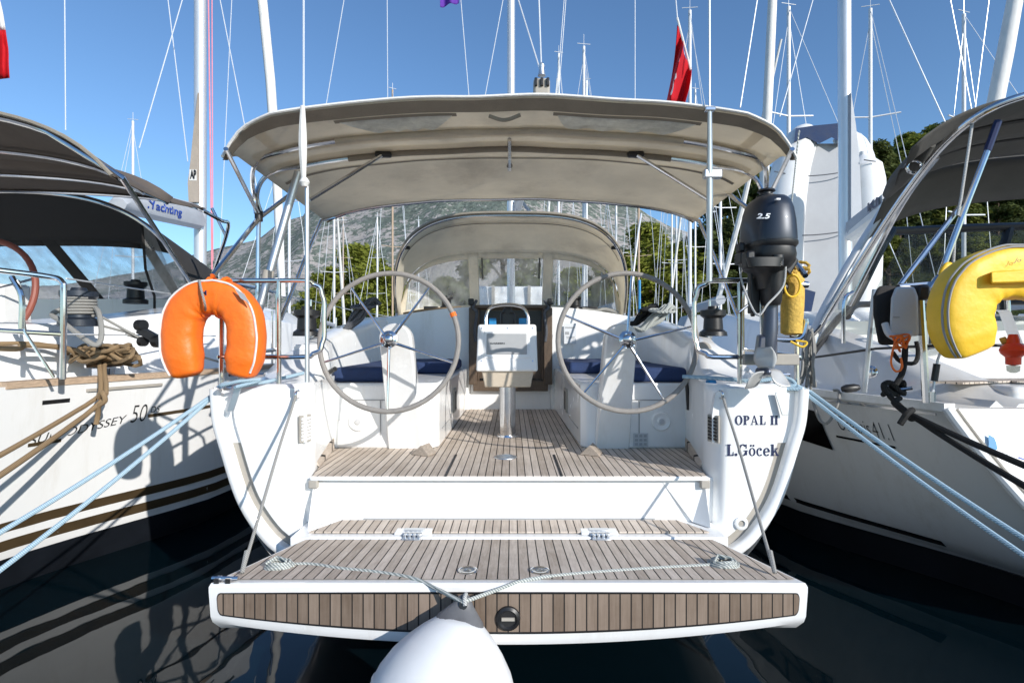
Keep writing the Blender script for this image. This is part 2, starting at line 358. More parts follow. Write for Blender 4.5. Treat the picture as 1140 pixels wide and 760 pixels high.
# cockpit sole
sole = [(-1.07, 2.93), (1.07, 2.93), (1.215, 3.72), (.50, 3.72), (.47, 5.84), (-.47, 5.84), (-.50, 3.72), (-1.215, 3.72)]
MB().prism([M(x, y, -.73) for x, y in sole], (0, 0, -.02)).build('cockpit_sole', 'teak', Y_, smooth=0)
MB().box(M(0, 2.98, -.7435), (2.16, .12, .022)).box(M(0, 2.99, -.87), (2.24, .06, .245)).build('riser', 'gel', Y_, bevel=.004)
for s in (-1, 1):
    MB().box(M(s * 1.065, 2.935, -.775), (.05, .03, .045)).build('gate_catch', 'rubber', Y_, bevel=.006)
    MB().hexa([M(s * x, y, r) for x, y, r in ((1.075, 3.02, -.62), (1.15, 3.35, -.62), (1.20, 3.66, -.62), (1.09, 3.1, -.62))], [M(s * x, y, r) for x, y, r in ((1.075, 3.02, -.6), (1.15, 3.35, -.6), (1.20, 3.66, -.6), (1.09, 3.1, -.6))])
    MB().hexa([M(s * x, y, r) for x, y, r in ((1.10, 3.12, -.725), (1.19, 3.66, -.725), (1.215, 3.7, -.69), (1.13, 3.1, -.69))], [M(s * x, y, r) for x, y, r in ((1.13, 3.12, -.655), (1.19, 3.66, -.655), (1.23, 3.7, -.65), (1.14, 3.1, -.65))]).build('side_step', 'teak', Y_)
MB().box(M(0, 2.86, -1.03), (2.22, .27, .08)).build('transom_ledge', 'gel', Y_, bevel=.008)
MB().prism([M(-1.03, 2.775, -.986), M(1.03, 2.775, -.986), M(.92, 2.957, -.986), M(-.92, 2.957, -.986)], (0, 0, .008)).build('ledge_teak', 'teak', Y_, smooth=0)
for x in (-.93, .90): MB().lathe(M(x, 2.962, -.795), (0, -1, 0), [(0, .016), (.006, .015), (.008, .01), (.004, .006), (.004, 0)], 14).build('drain_cap', 'gel', Y_)
for s in (-1, 1): MB().rings([[M(s * x, y, r) for x, y, r in ((.84, 2.958, -.77), (1.07, 2.95, -.77), (1.065, 2.85, -.986), (1.0, 2.94, -.984))] , [M(s * x, y, r) for x, y, r in ((.85, 2.99, -.77), (1.09, 2.99, -.77), (1.09, 2.99, -.988), (1.0, 2.99, -.988))]]).build('corner_gusset', 'gel', Y_, smooth=20)
MB().box(M(0, 2.958, -.972), (1.6, .004, .005)).build('riser_joint', 'seam', Y_)
# round drain boss on the right wing, fittings on wings
MB().lathe(M(1.245, 2.90, -.975), (0, -1, 0), [(0, .036), (.012, .036), (.016, .03), (.016, .019), (.004, .017), (.002, 0)], 20).build('exhaust_outlet', 'gel', Y_)
MB().lathe(M(1.245, 2.893, -.975), (0, -1, 0), [(0, .016), (.002, .0)], 16).build('outlet_hole', 'rubber', Y_)
for s, pxs in ((-1, 342), (1, 788)):
    v = MB(); c = M(s * 1.118, 2.944, -.475)
    ax = Vector((s * -.055, .10, 0)).normalized(); up = Vector((0, 0, 1)); nn = Vector((-s * .87, -.48, 0))
    nn = ax.cross(up); nn = nn if nn.y < 0 else -nn
    v.hexa([c + ax * a * .040 + up * b * .075 for a, b in ((-1, -1), (1, -1), (1, 1), (-1, 1))], [c + ax * a * .037 + up * b * .072 + nn * .008 for a, b in ((-1, -1), (1, -1), (1, 1), (-1, 1))])
    vent = v.build('vent_grille', 'rubber', Y_)
    sl = MB()
    for i in range(7):
        for j in (-.5, .5):
            cc = c + up * (-.055 + i * .0185) + ax * j * .034 + nn * .0115
            sl.hexa([cc + ax * a * .014 + up * (b * .0065 + a * .002) for a, b in ((-1, -1), (1, -1), (1, 1), (-1, 1))], [cc + nn * .003 + ax * a * .013 + up * (b * .006 + a * .002) for a, b in ((-1, -1), (1, -1), (1, 1), (-1, 1))])
    sl.build('grille_slots', 'black' if s > 0 else 'gel', vent)
    tb('rope_eye', 'steel', Y_, [M(s * 1.135, 2.905, -.265), M(s * 1.135, 2.87, -.27), M(s * 1.135, 2.87, -.30), M(s * 1.135, 2.905, -.305)], .006, smooth=4)
# lift lines of the platform
for s in (-1, 1):
    pts = [M(s * 1.135, 2.868, -.285), M(s * 1.15, 2.84, -.37), M(s * 1.155, 2.72, -.52), M(s * 1.125, 2.45, -.76), M(s * 1.10, 2.235, -.945)]
    tb('lift_line', 'r_grey', Y_, pts, .0075, smooth=6)
    tb('lift_line_splice', 'r_grey', Y_, [M(s * 1.11, 2.29, -.89), M(s * 1.10, 2.225, -.955)], [.012, .009])
# seat lockers with speakers, vents and cushions
for s in (-1, 1):
    lo = MB(); top = -.285
    pl = [(s * .49, 3.74), (s * .53, 3.69), (s * 1.24, 3.69), (s * 1.33, 3.74), (s * 1.33, 5.84), (s * .47, 5.84)]
    lo.prism([M(x, y, -.735) for x, y in pl], (0, 0, .45)).build('seat_locker', 'gel', Y_, bevel=.02, bseg=3)
    sp = MB().lathe(M(s * 1.035, 3.69, -.545), (0, -1, 0), [(0, .068), (.012, .066), (.018, .058), (.014, .052), (.011, .03), (.02, .022), (.024, .01), (.024, 0)], 28).build('speaker', 'gel', Y_)
    MB().lathe(M(s * 1.035, 3.668, -.545), (0, -1, 0), [(0, .02), (.004, .018), (.006, 0)], 16).build('speaker_cone', 'greybox', sp)
    vf = MB().box(M(s * .478, 4.62, -.50), (.022, .20, .20)).build('locker_vent', 'rubber', Y_, bevel=.006)
    MB().box(M(s * .467, 4.62, -.50), (.01, .10, .15)).build('vent_opening', 'black', vf)
    MB().box(M(s * .487, 4.10, -.62), (.006, .5, .006)).build('locker_seam', 'seam', Y_)
    MB().box(M(s * .483, 4.36, -.60), (.01, .03, .03)).build('latch', 'steel', Y_, bevel=.003)
    MB().box(M(s * 1.23, 3.684, -.58), (.02, .012, .05)).build('catch', 'steel', Y_, bevel=.003)
    MB().box(M(s * .835, 3.687, -.40), (.46, .004, .006)).box(M(s * .885, 3.687, -.52), (.006, .0045, .24)).build('panel_seam', 'seam', Y_)
MB().box(M(-1.18, 3.69, -.43), (.14, .014, .22)).build('gas_locker_lid', 'gel', Y_, bevel=.006)
lp = MB().box(M(.895, 3.685, -.672), (.10, .006, .09)).build('care_plate', 'greybox', Y_)
pg = MB()
for i in range(3):
    for j in range(3): pg.box(M(.865 + .03 * i, 3.681, -.70 + .028 * j), (.02, .003, .018))
pg.build('plate_marks', 'screen', lp)
def cushion(s, name, y0, y1, x0, x1):
    """seat cushion"""
    b = MB(); b.prism([M(s * x, y, -.283) for x, y in ((x0, y0), (x1, y0), (x1, y1), (x0, y1))], (0, 0, .10))
    return b.build(name, 'navy', None, bevel=.028, bseg=3)
tag(cushion(-1, 'seat_cushion', 3.76, 4.72, .80, 1.24), 'blue seat cushion behind the left wheel, on the aft end of the bench', 'cushion', 'blue cockpit cushions')
tag(cushion(-1, 'seat_cushion', 4.75, 5.75, .52, 1.26), 'blue seat cushion on the left bench beside the companionway', 'cushion', 'blue cockpit cushions')
tag(cushion(1, 'seat_cushion', 3.76, 4.72, .80, 1.24), 'blue seat cushion behind the right wheel with a small dark label', 'cushion', 'blue cockpit cushions')
tag(cushion(1, 'seat_cushion', 4.75, 5.75, .52, 1.26), 'blue seat cushion on the right bench beside the companionway', 'cushion', 'blue cockpit cushions')
# bulkhead, coachroof, companionway
for s in (-1, 1):
    b = MB(); n = 8
    b.rings([[M(s * lerp(.43, 1.36, i / n), Y, -.75) for i in range(n + 1)] + [M(s * lerp(.43, 1.36, i / n), Y + .06, lerp(.375, .26, (i / n) ** 1.6)) for i in range(n, -1, -1)] for Y in (5.80, 5.9)]).build('bulkhead', 'gel', Y_, bevel=.012)
MB().box(M(0, 5.86, -.60), (.86, .08, .30)).build('companionway_sill', 'gel', Y_, bevel=.01)
MB().rings([[M(lerp(-1.36, 1.36, i / 12) * k, Y, lerp(zt, zt - .12, abs(i / 6 - 1) ** 2)) for i in range(13)] + [M(1.5 * k, Y, -.24), M(-1.5 * k, Y, -.24)] for Y, k, zt in ((5.92, 1, .37), (7, .98, .42), (8.5, .85, .40), (9.8, .62, .30), (10.8, .4, .0))]).build('coachroof', 'gel', Y_, smooth=40)
fr = MB()
for s in (-1, 1): fr.box(M(s * .40, 5.77, -.05), (.09, .06, .82)).box(M(s * .345, 5.79, -.05), (.022, .05, .80))
fr.box(M(0, 5.775, -.475), (.80, .055, .11)).box(M(0, 5.80, .372), (.86, .10, .035))
cf = fr.build('companionway_frame', 'brown', Y_, bevel=.006)
MB().box(M(0, 5.85, -.02), (.70, .02, .76)).build('interior_dark_panel', 'brown', cf)  # dark panel standing in for the shaded interior behind the opening
MB().box(M(0, 5.835, .22), (.67, .012, .22)).build('hatch_shade_panel', 'black', cf)  # black sheet painted as the shade inside the open hatch
for s in (-1, 1):
    tb('hatch_rope', 'r_dark', Y_, [M(s * .36, 5.74, .44), M(s * .40, 5.73, .36), M(s * .36, 5.73, .30), M(s * .38, 5.73, .12), M(s * .37, 5.74, .0)], .016, smooth=5)
    MB().box(M(s * .42, 5.74, .42), (.06, .06, .07)).build('hatch_block', 'black', Y_, bevel=.01)
MB().box(M(.64, 5.795, .085), (.13, .004, .22)).build('sticker', 'inkwhite', Y_)
for x_, z_, w_, h_ in ((.64, .15, .10, .012), (.61, .09, .04, .03), (.645, .05, .09, .006), (.645, .035, .08, .006)): MB().box(M(x_, 5.791, z_), (w_, .003, h_)).build('sticker_print', 'screen', Y_)
for s in (-1, 1):
    w = MB().lathe(M(s * .74, 6.2, .36), (0, 0, 1), [(0, .085), (.03, .08), (.05, .055), (.11, .055), (.13, .075), (.15, .075), (.155, .02), (.17, 0)], 18).build('coachroof_winch', 'black', Y_)
    cl = MB().box(M(s * .90, 6.12, .36), (.16, .12, .07)).build('rope_clutch', 'black', Y_, bevel=.01)
tb('grab_line', 'r_brown', Y_, [M(-1.2, 6.05, .31), M(-1.0, 6.0, .34), M(-.8, 6.02, .36), M(-.55, 6.0, .375)], .016, smooth=5)
tb('grab_line', 'r_grey', Y_, [M(1.2, 6.0, .32), M(1.05, 6.0, .36), M(.95, 5.98, .34), M(.80, 6.0, .36)], .018, smooth=5)
# table with plotter pod
MB().lathe(M(-.02, 4.17, -.73), (0, 0, 1), [(0, .085), (.012, .08), (.014, .063), (.5, .063)], 24).build('table_leg', 'steel', Y_)
tbx = MB().hexa([M(x, y, -.345) for x, y in ((-.19, 4.06), (.155, 4.06), (.155, 4.32), (-.19, 4.32))], [M(x, y, -.215) for x, y in ((-.215, 4.05), (.18, 4.05), (.18, 4.34), (-.215, 4.34))]).build('table_box', 'ply', Y_, bevel=.008)
pf = [(-.255, -.225), (.21, -.225), (.20, .13), (-.245, .13)]
pod = MB().hexa([M(x, 4.02 + (r + .225) * .22, r) for x, r in pf], [M(x * .97, 4.16 + (r + .225) * .22, r) for x, r in pf]).build('plotter_pod', 'gel', Y_, bevel=.018, bseg=3)
def podp(x, r, d): return M(x, 4.02 + (r + .225) * .22 - d, r)
MB().hexa([podp(x, r, -.006) for x, r in ((-.20, -.13), (.155, -.13), (.155, .085), (-.20, .085))], [podp(x, r, .006) for x, r in ((-.195, -.125), (.15, -.125), (.15, .08), (-.195, .08))]).build('plotter_bezel', 'gel', pod, bevel=.004)
MB().hexa([podp(x, r, -.004) for x, r in ((-.18, -.10), (.13, -.10), (.13, .062), (-.18, .062))], [podp(x, r, .013) for x, r in ((-.175, -.095), (.125, -.095), (.125, .057), (-.175, .057))]).build('plotter_cover', 'screen', pod, bevel=.005)
text('plotter_mark', 'GARMIN', lambda u, v: podp(-.15 + u, -.02 + v, .0165), .11, .012, 'inkblack', pod, bold=.02)
sc_ = MB()
for x, r in ((-.215, .10), (-.02, .10), (.17, .10), (-.215, -.145), (.17, -.145)): sc_.lathe(podp(x, r, 0), (0, -1, .2), [(0, .006), (.003, .005), (.003, 0)], 8)
sc_.build('screws', 'steel', pod)
tb('table_grab_rail', 'steel', Y_, [M(-.185, 4.12, .10), M(-.18, 4.14, .20), M(-.14, 4.15, .265), M(-.02, 4.15, .285), M(.09, 4.15, .265), M(.135, 4.14, .20), M(.14, 4.12, .10)], .0125, smooth=6)
MB().box(M(-.02, 4.36, .17), (.12, .06, .14)).lathe(M(-.02, 4.33, .24), (0, 1, 0), [(0, .04), (.05, .04)], 16).build('instrument_bracket', 'black', Y_, bevel=.02)
for x in (-.14, .10): MB().box(M(x, 4.30, .155), (.06, .04, .06)).build('blue_buffer', 'blueplastic', Y_, bevel=.006)
# floor fittings
for x in (-.56, .52):
    tag(MB().hexa([M(x + a, b, -.729) for a, b in ((-.075, 3.47), (.045, 3.41), (.08, 3.50), (-.04, 3.57))], [M(x + a, b, -.665 if i in (0, 3) else -.715) for i, (a, b) in enumerate(((-.01, 3.45), (.045, 3.41), (.08, 3.50), (.03, 3.555)))]).build('foot_chock', 'chock', None, bevel=.004),
        'small teak wedge on the cockpit floor beside the left wheel' if x < 0 else 'small darker teak wedge on the cockpit floor beside the right wheel', 'foot wedge', 'teak foot wedges')
MB().lathe(M(-.025, 3.40, -.729), (0, 0, 1), [(0, .072), (.004, .07), (.005, .05), (.005, 0)], 24).build('deck_plate', 'alu', Y_)
for x in (-.345, .285): MB().box(M(x, 3.20, -.7285), (.014, .55, .003)).build('hatch_joint', 'black', Y_)
# steering pedestals and wheels
def pedestal(s, cx_top, cx_bot):
    n = 14; prof = []
    for Yo, k in ((0, .93), (.015, 1.), (.13, 1.), (.15, .93)):
        ring = []
        for i in range(n + 1):
            a = PI * i / n; ring.append((math.cos(a) * .098 * k, .0 + math.sin(a) * .098 * k, 0))
        ring.append((-.105 * k, -.38, .5)); ring.append((-.118 * k, -.745, 1)); ring.append((.118 * k, -.745, 1)); ring.append((.105 * k, -.38, .5))
        prof.append([M(lerp(cx_top, cx_bot, max(0, -zz) / .745) + xx, 3.33 + Yo + max(0, -zz + .05) * .44, .015 + zz) for xx, zz, _ in ring])
    p = MB().rings(prof).build('steering_pedestal', 'gel', Y_, smooth=50)
    MB().box(M(lerp(cx_top, cx_bot, .5), 3.33 + .17 + .055, -.24), (.085, .004, .008)).build('pedestal_mark', 'seam', p)
pedestal(-1, -.715, -.715); pedestal(1, .70, .70)
def wheel(cx, ang, cy, mk):
    c = M(cx, 3.20, cy); tilt = Matrix.Rotation(math.radians(-6), 3, 'X')
    def Q(a, r, d=0): return c + tilt @ Vector((math.cos(a) * r, d, math.sin(a) * r))
    R = .412
    w = MB().tube([Q(2 * PI * i / 56, R) for i in range(56)], .0155, seg=10, closed=True).build('steering_wheel', 'grip', Y_)
    hub = MB().lathe(c + Vector((0, .12, 0)), tilt @ Vector((0, -1, 0)), [(0, .026), (.09, .026), (.10, .052), (.125, .052), (.135, .03), (.15, .028), (.158, .018), (.16, 0)], 22).build('hub', 'steel', w)
    for i in range(5):
        a = ang + i * 2 * PI / 5
        MB().tube([Q(a, .03), Q(a, R - .012)], [.0095, .0065]).build('spoke', 'steel', w)
        MB().lathe(Q(a + .35, .043, -.02), tilt @ Vector((0, -1, 0)), [(0, .006), (.004, .006), (.005, 0)], 8).build('bolt', 'steel', hub)
    if mk is not None:
        MB().tube([Q(mk + t, R) for t in (-.03, 0, .03)], .0195, seg=10).build('king_spoke_mark', 'orange', w)
wheel(-.715, -PI / 2, 0.0, .40); wheel(.70, math.radians(85), 0.0, None)
# engine control lever on the left, blue valve on the right
MB().tube([M(-1.20, 3.56, -.40), M(-1.215, 3.54, -.22)], .013).tube([M(-1.215, 3.54, -.22), M(-1.12, 3.46, -.175)], .016).build('throttle_lever', 'black', Y_)
tb('side_pod', 'black', Y_, [M(1.18, 3.56, -.45), M(1.16, 3.54, -.22)], .012)
MB().box(M(1.16, 3.10, -.245), (.045, .06, .05)).build('blue_valve', 'blueplastic', Y_, bevel=.008)
MB().lathe(M(1.30, 3.62, -.06), (-.5, -1, .3), [(0, .055), (.02, .055), (.03, .04), (.03, 0)], 18).build('engine_panel_dial', 'rubber', Y_)
MB().box(M(-1.36, 3.6, -.07), (.16, .02, .10)).build('coaming_plate', 'gel', Y_, bevel=.006)
# coaming winches
for s in (-1, 1):
    b = M(s * 1.50, 3.98, .04)
    MB().lathe(b, (0, 0, 1), [(0, .10), (.03, .095), (.05, .07), (.13, .065), (.15, .09), (.19, .09), (.195, .04), (.22, .035), (.22, 0)], 22).build('coaming_winch', 'black', Y_)
# ------------------------------------------------------------------ platform
plat_r = lambda Y: -.45 * Y
def pfy(u): return 2.15 - .055 * (1 - u * u)
HW = 1.195
def ptop(u, v):
    Yf = pfy(u); Y = lerp(2.735, Yf, v); hw = lerp(1.035, HW, v)
    r0 = -1.003; rf = -.45 * Yf
    return M(u * hw, Y, lerp(r0, rf, v) + .0)
rows = []
us = [-1 + 2 * i / 40 for i in range(41)]
def pfront(u, py, d=0):
    Y = pfy(u) - d; return M(u * HW * (1 - .012 * max(0, (py - 660) / 50)), Y, -(py - 380) / F * Y)
bot = lambda u: 717 - 25 * u * u
for v in (0, .5, .93, .98): rows.append([ptop(u, v) for u in us])
rows.append([ptop(u, 1) - Vector((0, 0, .012)) for u in us])
rows.append([pfront(u, 658) for u in us]); rows.append([pfront(u, bot(u) - 6) for u in us]); rows.append([pfront(u, bot(u), -.012) for u in us])
rows.append([ptop(u, .9) - Vector((0, 0, .20)) for u in us]); rows.append([ptop(u, 0) - Vector((0, 0, .10)) for u in us])
b = MB(); n = len(us)
b.rings(rows, closed=False, loop=True)
L0 = len(rows)
b.f.append(tuple(i * n for i in range(L0))); b.f.append(tuple(i * n + n - 1 for i in range(L0 - 1, -1, -1)))
PLT = b.build('swim_platform', 'gel', Y_, smooth=30)
def psheet(u, v): 
    p = ptop(lerp(-.985, .985, u), lerp(.03, .93, v)); k = (p.x - XC) / 1.0
    return p + Vector((0, 0, .005))
MB().grid(lambda u, v: psheet(u, v), 30, 6).build('platform_teak', 'teak', PLT)
def fpt(u, v, d):
    u = min(1, max(0, u)); uu = .972 * math.sin((2 * u - 1) * PI / 2); lo = 703 - 21 * uu * uu; e = min(1, max(0, abs(uu) - .958) / .014)
    p0 = 661 + 7 * (1 - math.sqrt(1 - e * e)); p1 = lo - 7 * (1 - math.sqrt(1 - e * e))
    return pfront(uu, lerp(p0, p1, v), d)
MB().grid(lambda u, v: fpt(u, lerp(-.06, 1.06, v), .003), 90, 2).build('fascia_gasket', 'black', PLT)
MB().grid(lambda u, v: fpt(u, v, .007) - Vector((.004 * (2 * u - 1), 0, 0)), 90, 3).build('fascia_teak', 'teakf', PLT)
for px in (460, 668):
    x = (px - 567) / F * 2.76
    h = MB()
    for dx in (-.035, -.012, .012, .035): h.box(M(x + dx, 2.755, -.985), (.014, .075, .018))
    h.tube([M(x - .05, 2.75, -.985), M(x + .05, 2.75, -.985)], .011).box(M(x, 2.80, -.976), (.10, .04, .006)).box(M(x, 2.715, -.994), (.09, .035, .008))
    hp = h.build('platform_hinge', 'alu', Y_, bevel=.002)
    MB().box(M(x, 2.79, -.983), (.19, .075, .012)).build('hinge_pad', 'gel', hp, bevel=.004)
def on_plat(px, py):
    """where a pixel's ray meets the platform top"""
    lo, hi = 2.05, 2.75
    for _ in range(40):
        m_ = (lo + hi) / 2; z = -(py - 380) / F * m_; u = ((px - 570) / F * m_ - XC) / HW
        v = (2.735 - m_) / (2.735 - pfy(u)); zt = lerp(-1.003, -.45 * pfy(u), v)
        if z < zt: hi = m_
        else: lo = m_
    p = P(px, py, lo); p.z += .006; return p
for px in (521, 601):
    MB().lathe(on_plat(px, 637), (0, 0, 1), [(0, .042), (.005, .041), (.007, .034), (.004, .028), (.006, .012), (.006, 0)], 22).build('deck_filler', 'steel', PLT)
c = pfront(0.0, 688, .010)
MB().lathe(c + Vector((0, .004, 0)), (0, -1, 0), [(0, .048), (.010, .046), (.016, .036), (.008, .030), (.006, 0)], 24).build('fascia_lock', 'black', PLT)
MB().box(c + Vector((0, -.006, .0)), (.05, .006, .012)).build('lock_bar', 'rubber', PLT)
cl = MB(); pc = P(250, 647, 2.165) + Vector((0, 0, .008))
cl.tube([pc + Vector((-.05, 0, .006)), pc + Vector((.055, 0, .006))], .008).box(pc + Vector((-.025, 0, 0)), (.02, .03, .02)).box(pc + Vector((.02, 0, 0)), (.02, .03, .02))
cl.build('platform_latch', 'steel', PLT)
# pad eye plates hanging on the wing tops
for px0, py0, px1, py1, Y in ((267, 427, 257, 457, 2.86), (866, 437, 874, 462, 2.875)):
    a, b2 = P(px0, py0, Y), P(px1, py1, Y - .005); d = (b2 - a); sd = Vector((.018, 0, 0)); up = Vector((0, -.006, 0))
    MB().hexa([a - sd, a + sd, b2 + sd, b2 - sd], [a - sd + up, a + sd + up, b2 + sd + up, b2 - sd + up]).build('chain_plate', 'alu', Y_, bevel=.002)
# lettering on the right wing: heavy serif capitals drawn as shapes
def serif_text(body, x0, xw, z0, h, name):
    b = MB(); k = [0]
    def rect(x, y, x2, y2): poly([(x, y), (x2, y), (x2, y2), (x, y2)])
    def poly(p):
        k[0] += 1; d = 2.8960 - .0002 * (k[0] % 6)
        b.add([(x, d, z) for x, z in p], [tuple(range(len(p)))])
    def arc(cx, cy, rx, ry, tx, ty, a0, a1, n=14):
        for i in range(n):
            u, v = math.radians(lerp(a0, a1, i / n)), math.radians(lerp(a0, a1, (i + 1) / n))
            k[0] += 0; d = 2.8959 - .0002 * (k[0] % 6)
            b.add([(cx + rx * math.cos(u), d, cy + ry * math.sin(u)), (cx + rx * math.cos(v), d, cy + ry * math.sin(v)), (cx + (rx - tx) * math.cos(v), d, cy + (ry - ty) * math.sin(v)), (cx + (rx - tx) * math.cos(u), d, cy + (ry - ty) * math.sin(u))], [(0, 1, 2, 3)])
        k[0] += 1
    x = 0
    def G(ch, x):
        if ch == 'I': rect(x + .08, 0, x + .30, 1); rect(x, 0, x + .38, .09); rect(x, .91, x + .38, 1); return .38
        if ch == 'L': rect(x + .08, 0, x + .30, 1); rect(x, 0, x + .66, .10); rect(x, .91, x + .38, 1); poly([(x + .56, .1), (x + .66, .1), (x + .66, .36), (x + .6, .36)]); return .68
        if ch == 'O': arc(x + .42, .5, .42, .52, .2, .09, 0, 360, 30); return .84
        if ch == 'P': rect(x + .08, 0, x + .30, 1); rect(x, 0, x + .40, .09); rect(x, .91, x + .36, 1); arc(x + .34, .73, .34, .27, .2, .09, -90, 90); return .70
        if ch == 'A': poly([(x + .36, 1.02), (x + .48, 1.02), (x + .84, .05), (x + .60, .05)]); poly([(x + .38, 1.0), (x + .44, .9), (x + .18, .05), (x + .09, .05)]); rect(x + .2, .29, x + .66, .37); rect(x, 0, x + .30, .08); rect(x + .50, 0, x + .94, .08); return .94
        if ch == 'G': arc(x + .45, .5, .45, .52, .22, .10, 40, 330, 26); rect(x + .66, .06, x + .88, .46); rect(x + .52, .40, x + .95, .48); rect(x + .74, .62, x + .84, 1); return .96
        if ch in 'öc':
            if ch == 'ö':
                arc(x + .33, .34, .33, .36, .17, .08, 0, 360, 24)
                for xx in (.2, .46): arc(x + xx, .88, .095, .1, .095, .1, 0, 360, 12)
                return .66
            arc(x + .33, .34, .33, .36, .17, .08, 50, 320, 20); arc(x + .45, .54, .11, .11, .11, .11, 0, 360, 10); return .60
        if ch == 'e': arc(x + .33, .34, .33, .36, .17, .08, 0, 325, 24); rect(x + .15, .32, x + .64, .40); return .66
        if ch == 'k': rect(x + .08, 0, x + .28, 1); rect(x, 0, x + .36, .08); rect(x, .92, x + .2, 1); poly([(x + .26, .30), (x + .36, .30), (x + .66, .64), (x + .52, .64)]); poly([(x + .34, .40), (x + .52, .46), (x + .74, .05), (x + .5, .05)]); rect(x + .42, 0, x + .82, .08); rect(x + .42, .60, x + .72, .68); return .82
        if ch == '.': arc(x + .13, .11, .13, .13, .13, .13, 0, 360, 12); return .26
        return .35
    for ch in body: x += G(ch, x) + .10
    W = x - .1
    b.v = [Vector((x0 + v.x / W * xw, v.y, z0 + v.z * h)) for v in b.v]
    return b.build(name, 'ink', Y_, smooth=0)
q = P(819, 473, 2.89); serif_text('OPAL II', q.x, 48 / F * 2.89, q.z, 10.5 / F * 2.89, 'name_lettering')
q = P(810, 507.5, 2.89); serif_text('L.Göcek', q.x, 58 / F * 2.89, q.z, 13 / F * 2.89, 'port_lettering')
# ------------------------------------------------------------------ bimini
def bim(u, v, d=0.):
    a = abs(u); w = lerp(1.475, 1.555, v)
    top = 1.215 - .12 * a ** 2 - .062 * a ** 7 - .02 * max(0, a - .93) / .07 - .07 * (max(0, a - .88) / .12) ** 2 * max(0, 1 - v / .14)
    bows = (0, .2, .32, .46, 1.0); sag = 0
    for p, q in zip(bows, bows[1:]):
        if p <= v <= q: sag = math.sin((v - p) / (q - p) * PI) * (.022 if q - p < .3 else .05) * (1 - a ** 3)
    Y = 2.67 + 1.90 * v + (.10 * max(0, a - .8) / .2 if v < .15 else 0) * (1 - v / .15)
    return M(u * w, Y, top - sag - .05 * max(0, v - .9) / .1 * (1 - a) * 0 + .012 * noise.noise(Vector((u * 4, v * 5, 0))) * (1 - a) - d)
CAN = MB().grid(lambda u, v: bim(2 * u - 1, v), 56, 40).build('bimini_canopy', 'tan', Y_, solid=.006, smooth=60)
MB().grid(lambda u, v: bim(2 * u - 1, .002 + v * .05, .012 + .006 * v), 50, 2).build('canopy_hem', 'tand', CAN)
def edge(v): return [bim(-1 + 2 * i / 60, v, -.004) for i in range(61)]
tb('canopy_piping', 'white_cloth', CAN, edge(0), .008, seg=6)
tb('canopy_front_seam', 'tand', CAN, [bim(-1 + 2 * i / 60, 1, .0) for i in range(61)], .013, seg=6)
for v, hw in ((.215, .06), (.335, .07), (.455, .022)):
    MB().grid(lambda u, q, v=v, hw=hw: bim(lerp(-.97, .97, u), v + (q - .5) * hw, .009), 48, 1).build('canopy_seam', 'tand' if hw < .05 else 'tan', CAN)
for u0, u1 in ((-.60, -.20), (.17, .66)):
    pn = MB().grid(lambda u, q, u0=u0, u1=u1: bim(lerp(u0 + .10 * q * (1 if u0 < 0 else .4), u1 - .08 * q, u), lerp(.075, .175, q), .014 + .006 * math.sin(u * 21) * q), 24, 4).build('canopy_window', 'tanw', CAN)
    MB().grid(lambda u, q, u0=u0, u1=u1: bim(lerp(u0 - .015, u1 + .015, u), lerp(.062, .08, q), .013), 16, 1).build('window_binding', 'tand', pn)
for s in (-1, 1):
    MB().grid(lambda u, q, s=s: bim(s * lerp(.86, .90, u), lerp(.04, .2, q), .011), 2, 6).build('corner_tape', 'tan', CAN)
def bow(v, drop=.028, umax=.95):
    return [bim(-umax + 2 * umax * i / 40, v, drop) for i in range(41)]
J = [M(s * 1.545, 3.32, .78) for s in (-1, 1)]
for v in (.20, .34):
    yb = 2.67 + 1.9 * v; dj = Vector((0, (v - .26) * .6, 0))
    c0 = cat([J[0] + dj, M(-1.555, lerp(3.32, yb, .12), .87), M(-1.545, lerp(3.32, yb, .3), .95), M(-1.50, lerp(3.32, yb, .6), 1.015), M(-1.42, lerp(3.32, yb, .85), 1.055), bim(-.84, v, .03)], 5)
    pts = c0 + bow(v, umax=.82)[:] + [Vector((2 * XC - q.x, q.y, q.z)) for q in reversed(c0)]
    bw = tb('bimini_bow', 'steel', Y_, pts, .0135)
    tb('bow_sleeve', 'tan' if v < .3 else 'tand', bw, [bim(-.66 + 1.32 * i / 30, v, .028) for i in range(31)], .0185)
tb('bimini_bow', 'steel', Y_, [M(-1.545, 3.64, .15), M(-1.545, 4.04, .6), M(-1.55, 4.42, .99)] + [bim(-.95 + 1.9 * i / 30, .985, .012) for i in range(31)] + [M(1.55, 4.42, .99), M(1.545, 4.04, .6), M(1.545, 3.64, .15)], .0135)
for s in (-1, 1):
    tb('bimini_strut', 'steel', Y_, [M(s * 1.435, 2.73, .975), M(s * 1.545, 3.32, .78)], .012)
    tb('bimini_leg', 'steel', Y_, [M(s * 1.54, 2.80, .34), M(s * 1.545, 3.32, .76), M(s * 1.50, 3.90, 1.13)], .0145)
    tb('bimini_leg', 'steel', Y_, [M(s * 1.545, 3.32, .78), M(s * 1.55, 3.30, -.20)], .0135)
    MB().lathe(M(s * 1.545, 3.32, .74), (0, 0, 1), [(0, .024), (.06, .024)], 12).build('bimini_joint', 'black', Y_)
    tb('bimini_brace', 'steel', Y_, [M(s * 1.13, 3.05, .80), M(s * .78, 3.28, 1.13)], .011)
    MB().box(M(s * .77, 3.29, 1.14), (.10, .04, .035)).build('brace_end', 'black', Y_, bevel=.01)
tb('bimini_ridge', 'steel', Y_, [bim(0, .22, .05), bim(0, .46, .05)], .012)
